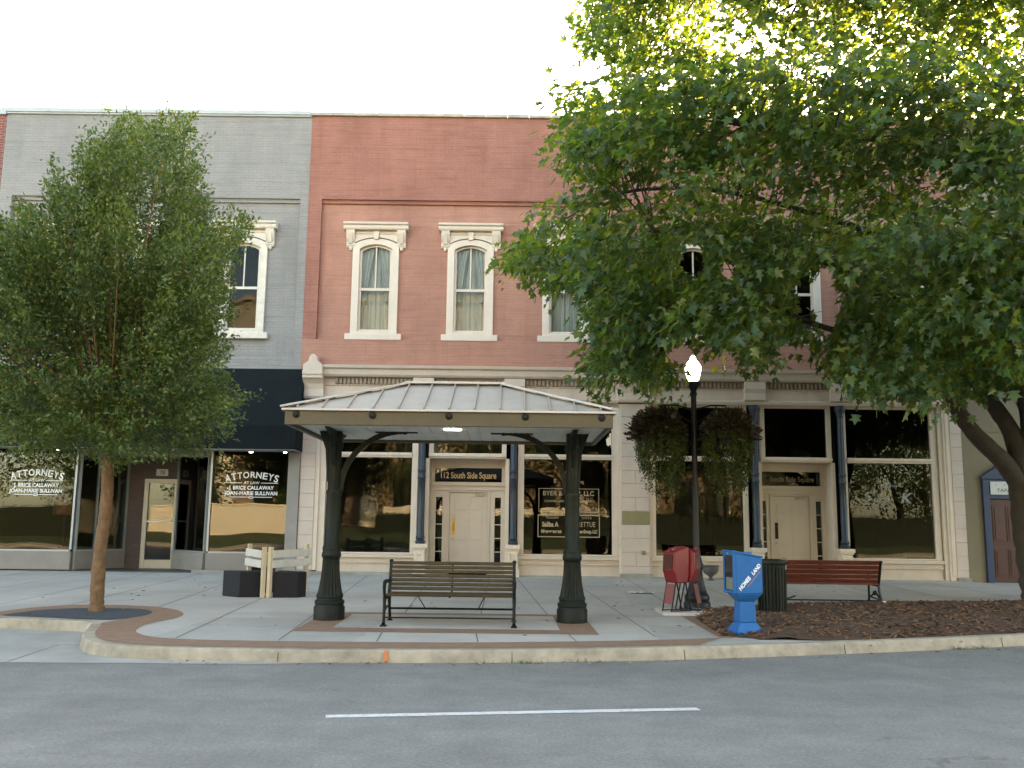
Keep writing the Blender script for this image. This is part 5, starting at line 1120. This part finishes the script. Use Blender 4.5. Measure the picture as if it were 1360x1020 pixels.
def far_tree(x, y, z, h, rad, label):
    o = thing('shade_tree', (x, y, z), label, 'tree', 'trees on the square across the street'); t = MB()
    t.tube(bez([(x, y, z - .2), (x + .1, y, z + h * .2), (x - .1, y + .1, z + h * .45), (x, y, z + h * .9)], 5), taper(16, .2 + h * .012, .04), 9, .2)
    for k in range(7):
        a = k * 2.4; zb = z + h * (.22 + .07 * k); t.tube([(x, y, zb), (x + rad * .4 * math.cos(a), y + rad * .4 * math.sin(a), zb + h * .12), (x + rad * .8 * math.cos(a), y + rad * .8 * math.sin(a), zb + h * .18)], [.09, .06, .02], 6)
    t.build('trunk', MAPB, o, smooth=True)
    P = rng.normal(0, 1, (11000, 3)); P = unit(P) * (rng.random((11000, 1)) ** .45); P = P * np.array([rad, rad, h * .45]) + np.array([x, y, z + h * .55]); P = P[lumps(P, int(x * 7) % 50 + 60, 1.7) > -.1]
    leaf_mesh('crown', P, rng.normal(0, 1, P.shape) + [0, 0, -.4], rng.normal(0, .7, P.shape) + [0, 0, .7], rng.uniform(.16, .30, len(P)), OVAL, FTL, o)
HDG = leaf_mat('hedge_leaf', [(.02, .035, .012), (.035, .05, .016), (.05, .065, .02)], .2, .5, .3)
def hedge(x0, x1, y0, y1, z0, z1, label):
    o = thing('clipped_hedge', ((x0 + x1) / 2, (y0 + y1) / 2, z0), label, 'hedge', 'hedges on the square across the street')
    MB().box(x0 + .1, x1 - .1, y0 + .1, y1 - .1, z0 - .1, z1 - .12).build('core', M('hedge_core', (.012, .018, .008), .9), o)
    n = int((x1 - x0) * 420); P = np.column_stack([rng.uniform(x0, x1, n), y1 - rng.random(n) ** 2 * (y1 - y0), z0 + (z1 - z0) * rng.random(n) ** .6])
    leaf_mesh('foliage', P, rng.normal(0, 1, P.shape), rng.normal(0, .7, P.shape) + [0, .6, .5], rng.uniform(.08, .16, n), OVAL, HDG, o)
hedge(-9.2, 8.2, -15.6, -14.2, .9, 2.35, 'dark clipped hedge in front of the cream wall across the street'); hedge(-48, -25.5, -13.6, -12.2, .6, 2.6, 'dark clipped hedge left of the sunlit garden wall across the street'); hedge(9, 30, -13.4, -12, .6, 2.5, 'dark clipped hedge across from the right hand shop windows')
for x, y, z, h, rad, lb in ((30, -25, 1.3, 14, 6, 'tallest added dark tree beyond the round one at the right edge of the square'), (-33, -23, 1.3, 13, 5.5, 'tallest added dark tree behind the hedge left of the garden wall'), (24.5, -21, 1.2, 12, 4.8, 'high added tree beyond the right end of the courthouse'), (28, -15, 1, 9, 4.6, 'round added tree at the right edge of the square'), (34, -19, 1.1, 11, 5, 'outermost added tree toward the right across the street'), (-38, -18, 1.1, 11, 4.6, 'outermost added tree toward the left across the street'), (4, -18.5, 1.1, 11, 4.6, 'dense shade tree right of the tall one across the street'), (-30, -18, 1.1, 10, 4.4, 'shade tree behind the far end of the sunlit garden wall'), (-22, -17, 1, 9, 3.6, 'shade tree farthest left on the square'), (-15.5, -17.5, 1, 7.5, 3.0, 'small shade tree behind the sunlit garden wall'), (-7.5, -19, 1.1, 10, 4.2, 'broad shade tree between the garden wall and the low wall'),
                            (-.5, -21, 1.2, 11, 4.2, 'tall shade tree facing the shelter across the street'), (8.5, -15.5, .95, 9, 4.0, 'shade tree facing the right hand shop windows'), (14, -13, .8, 10, 4.6, 'large low shade tree facing the blue doorway'), (21, -16, 1, 10, 4.2, 'shade tree farthest right on the square')):
    far_tree(x, y, z, h, rad, lb)  # outer trees are added to block bright sky from the shop glass reflections
# ================================================================ light, sky, camera
EL, AZ = 21.5, 31
wd = bpy.data.worlds.new('World'); sc.world = wd; wd.use_nodes = True; nt = wd.node_tree; bg = nt.nodes['Background']
sk = nt.nodes.new('ShaderNodeTexSky'); sk.sky_type = 'NISHITA'; sk.sun_disc = False; sk.sun_elevation = R(EL); sk.sun_rotation = R(AZ); sk.air_density = 1.0; sk.dust_density = 1.6; sk.ozone_density = 1.0
nt.links.new(sk.outputs[0], bg.inputs[0]); bg.inputs[1].default_value = .15
sd = Vector((math.sin(R(AZ)) * math.cos(R(EL)), math.cos(R(AZ)) * math.cos(R(EL)), math.sin(R(EL))))
sl = bpy.data.lights.new('Sun', 'SUN'); sl.energy = 5.0; sl.angle = R(.5); sl.color = (1, .82, .60)
so = bpy.data.objects.new('sun', sl); col.objects.link(so); so.rotation_euler = (-sd).to_track_quat('-Z', 'Y').to_euler(); so.location = sd * 60
cd = bpy.data.cameras.new('Camera'); co = bpy.data.objects.new('camera', cd); col.objects.link(co); co.location = CAM; co.rotation_euler = CM.to_euler()
cd.sensor_width = 36; cd.lens = 36 * 1240 / 1360; cd.clip_end = 2000; sc.camera = co
sc.view_settings.view_transform = 'Standard'; sc.view_settings.look = 'None'; sc.view_settings.exposure = 3.1; sc.view_settings.use_white_balance = True; sc.view_settings.white_balance_temperature = 8500; sc.view_settings.white_balance_tint = 9; sc.view_settings.gamma = 1
sc.cycles.max_bounces = 8; sc.cycles.transparent_max_bounces = 16; sc.cycles.use_denoising = True; sc.cycles.caustics_reflective = False; sc.cycles.sample_clamp_indirect = 8
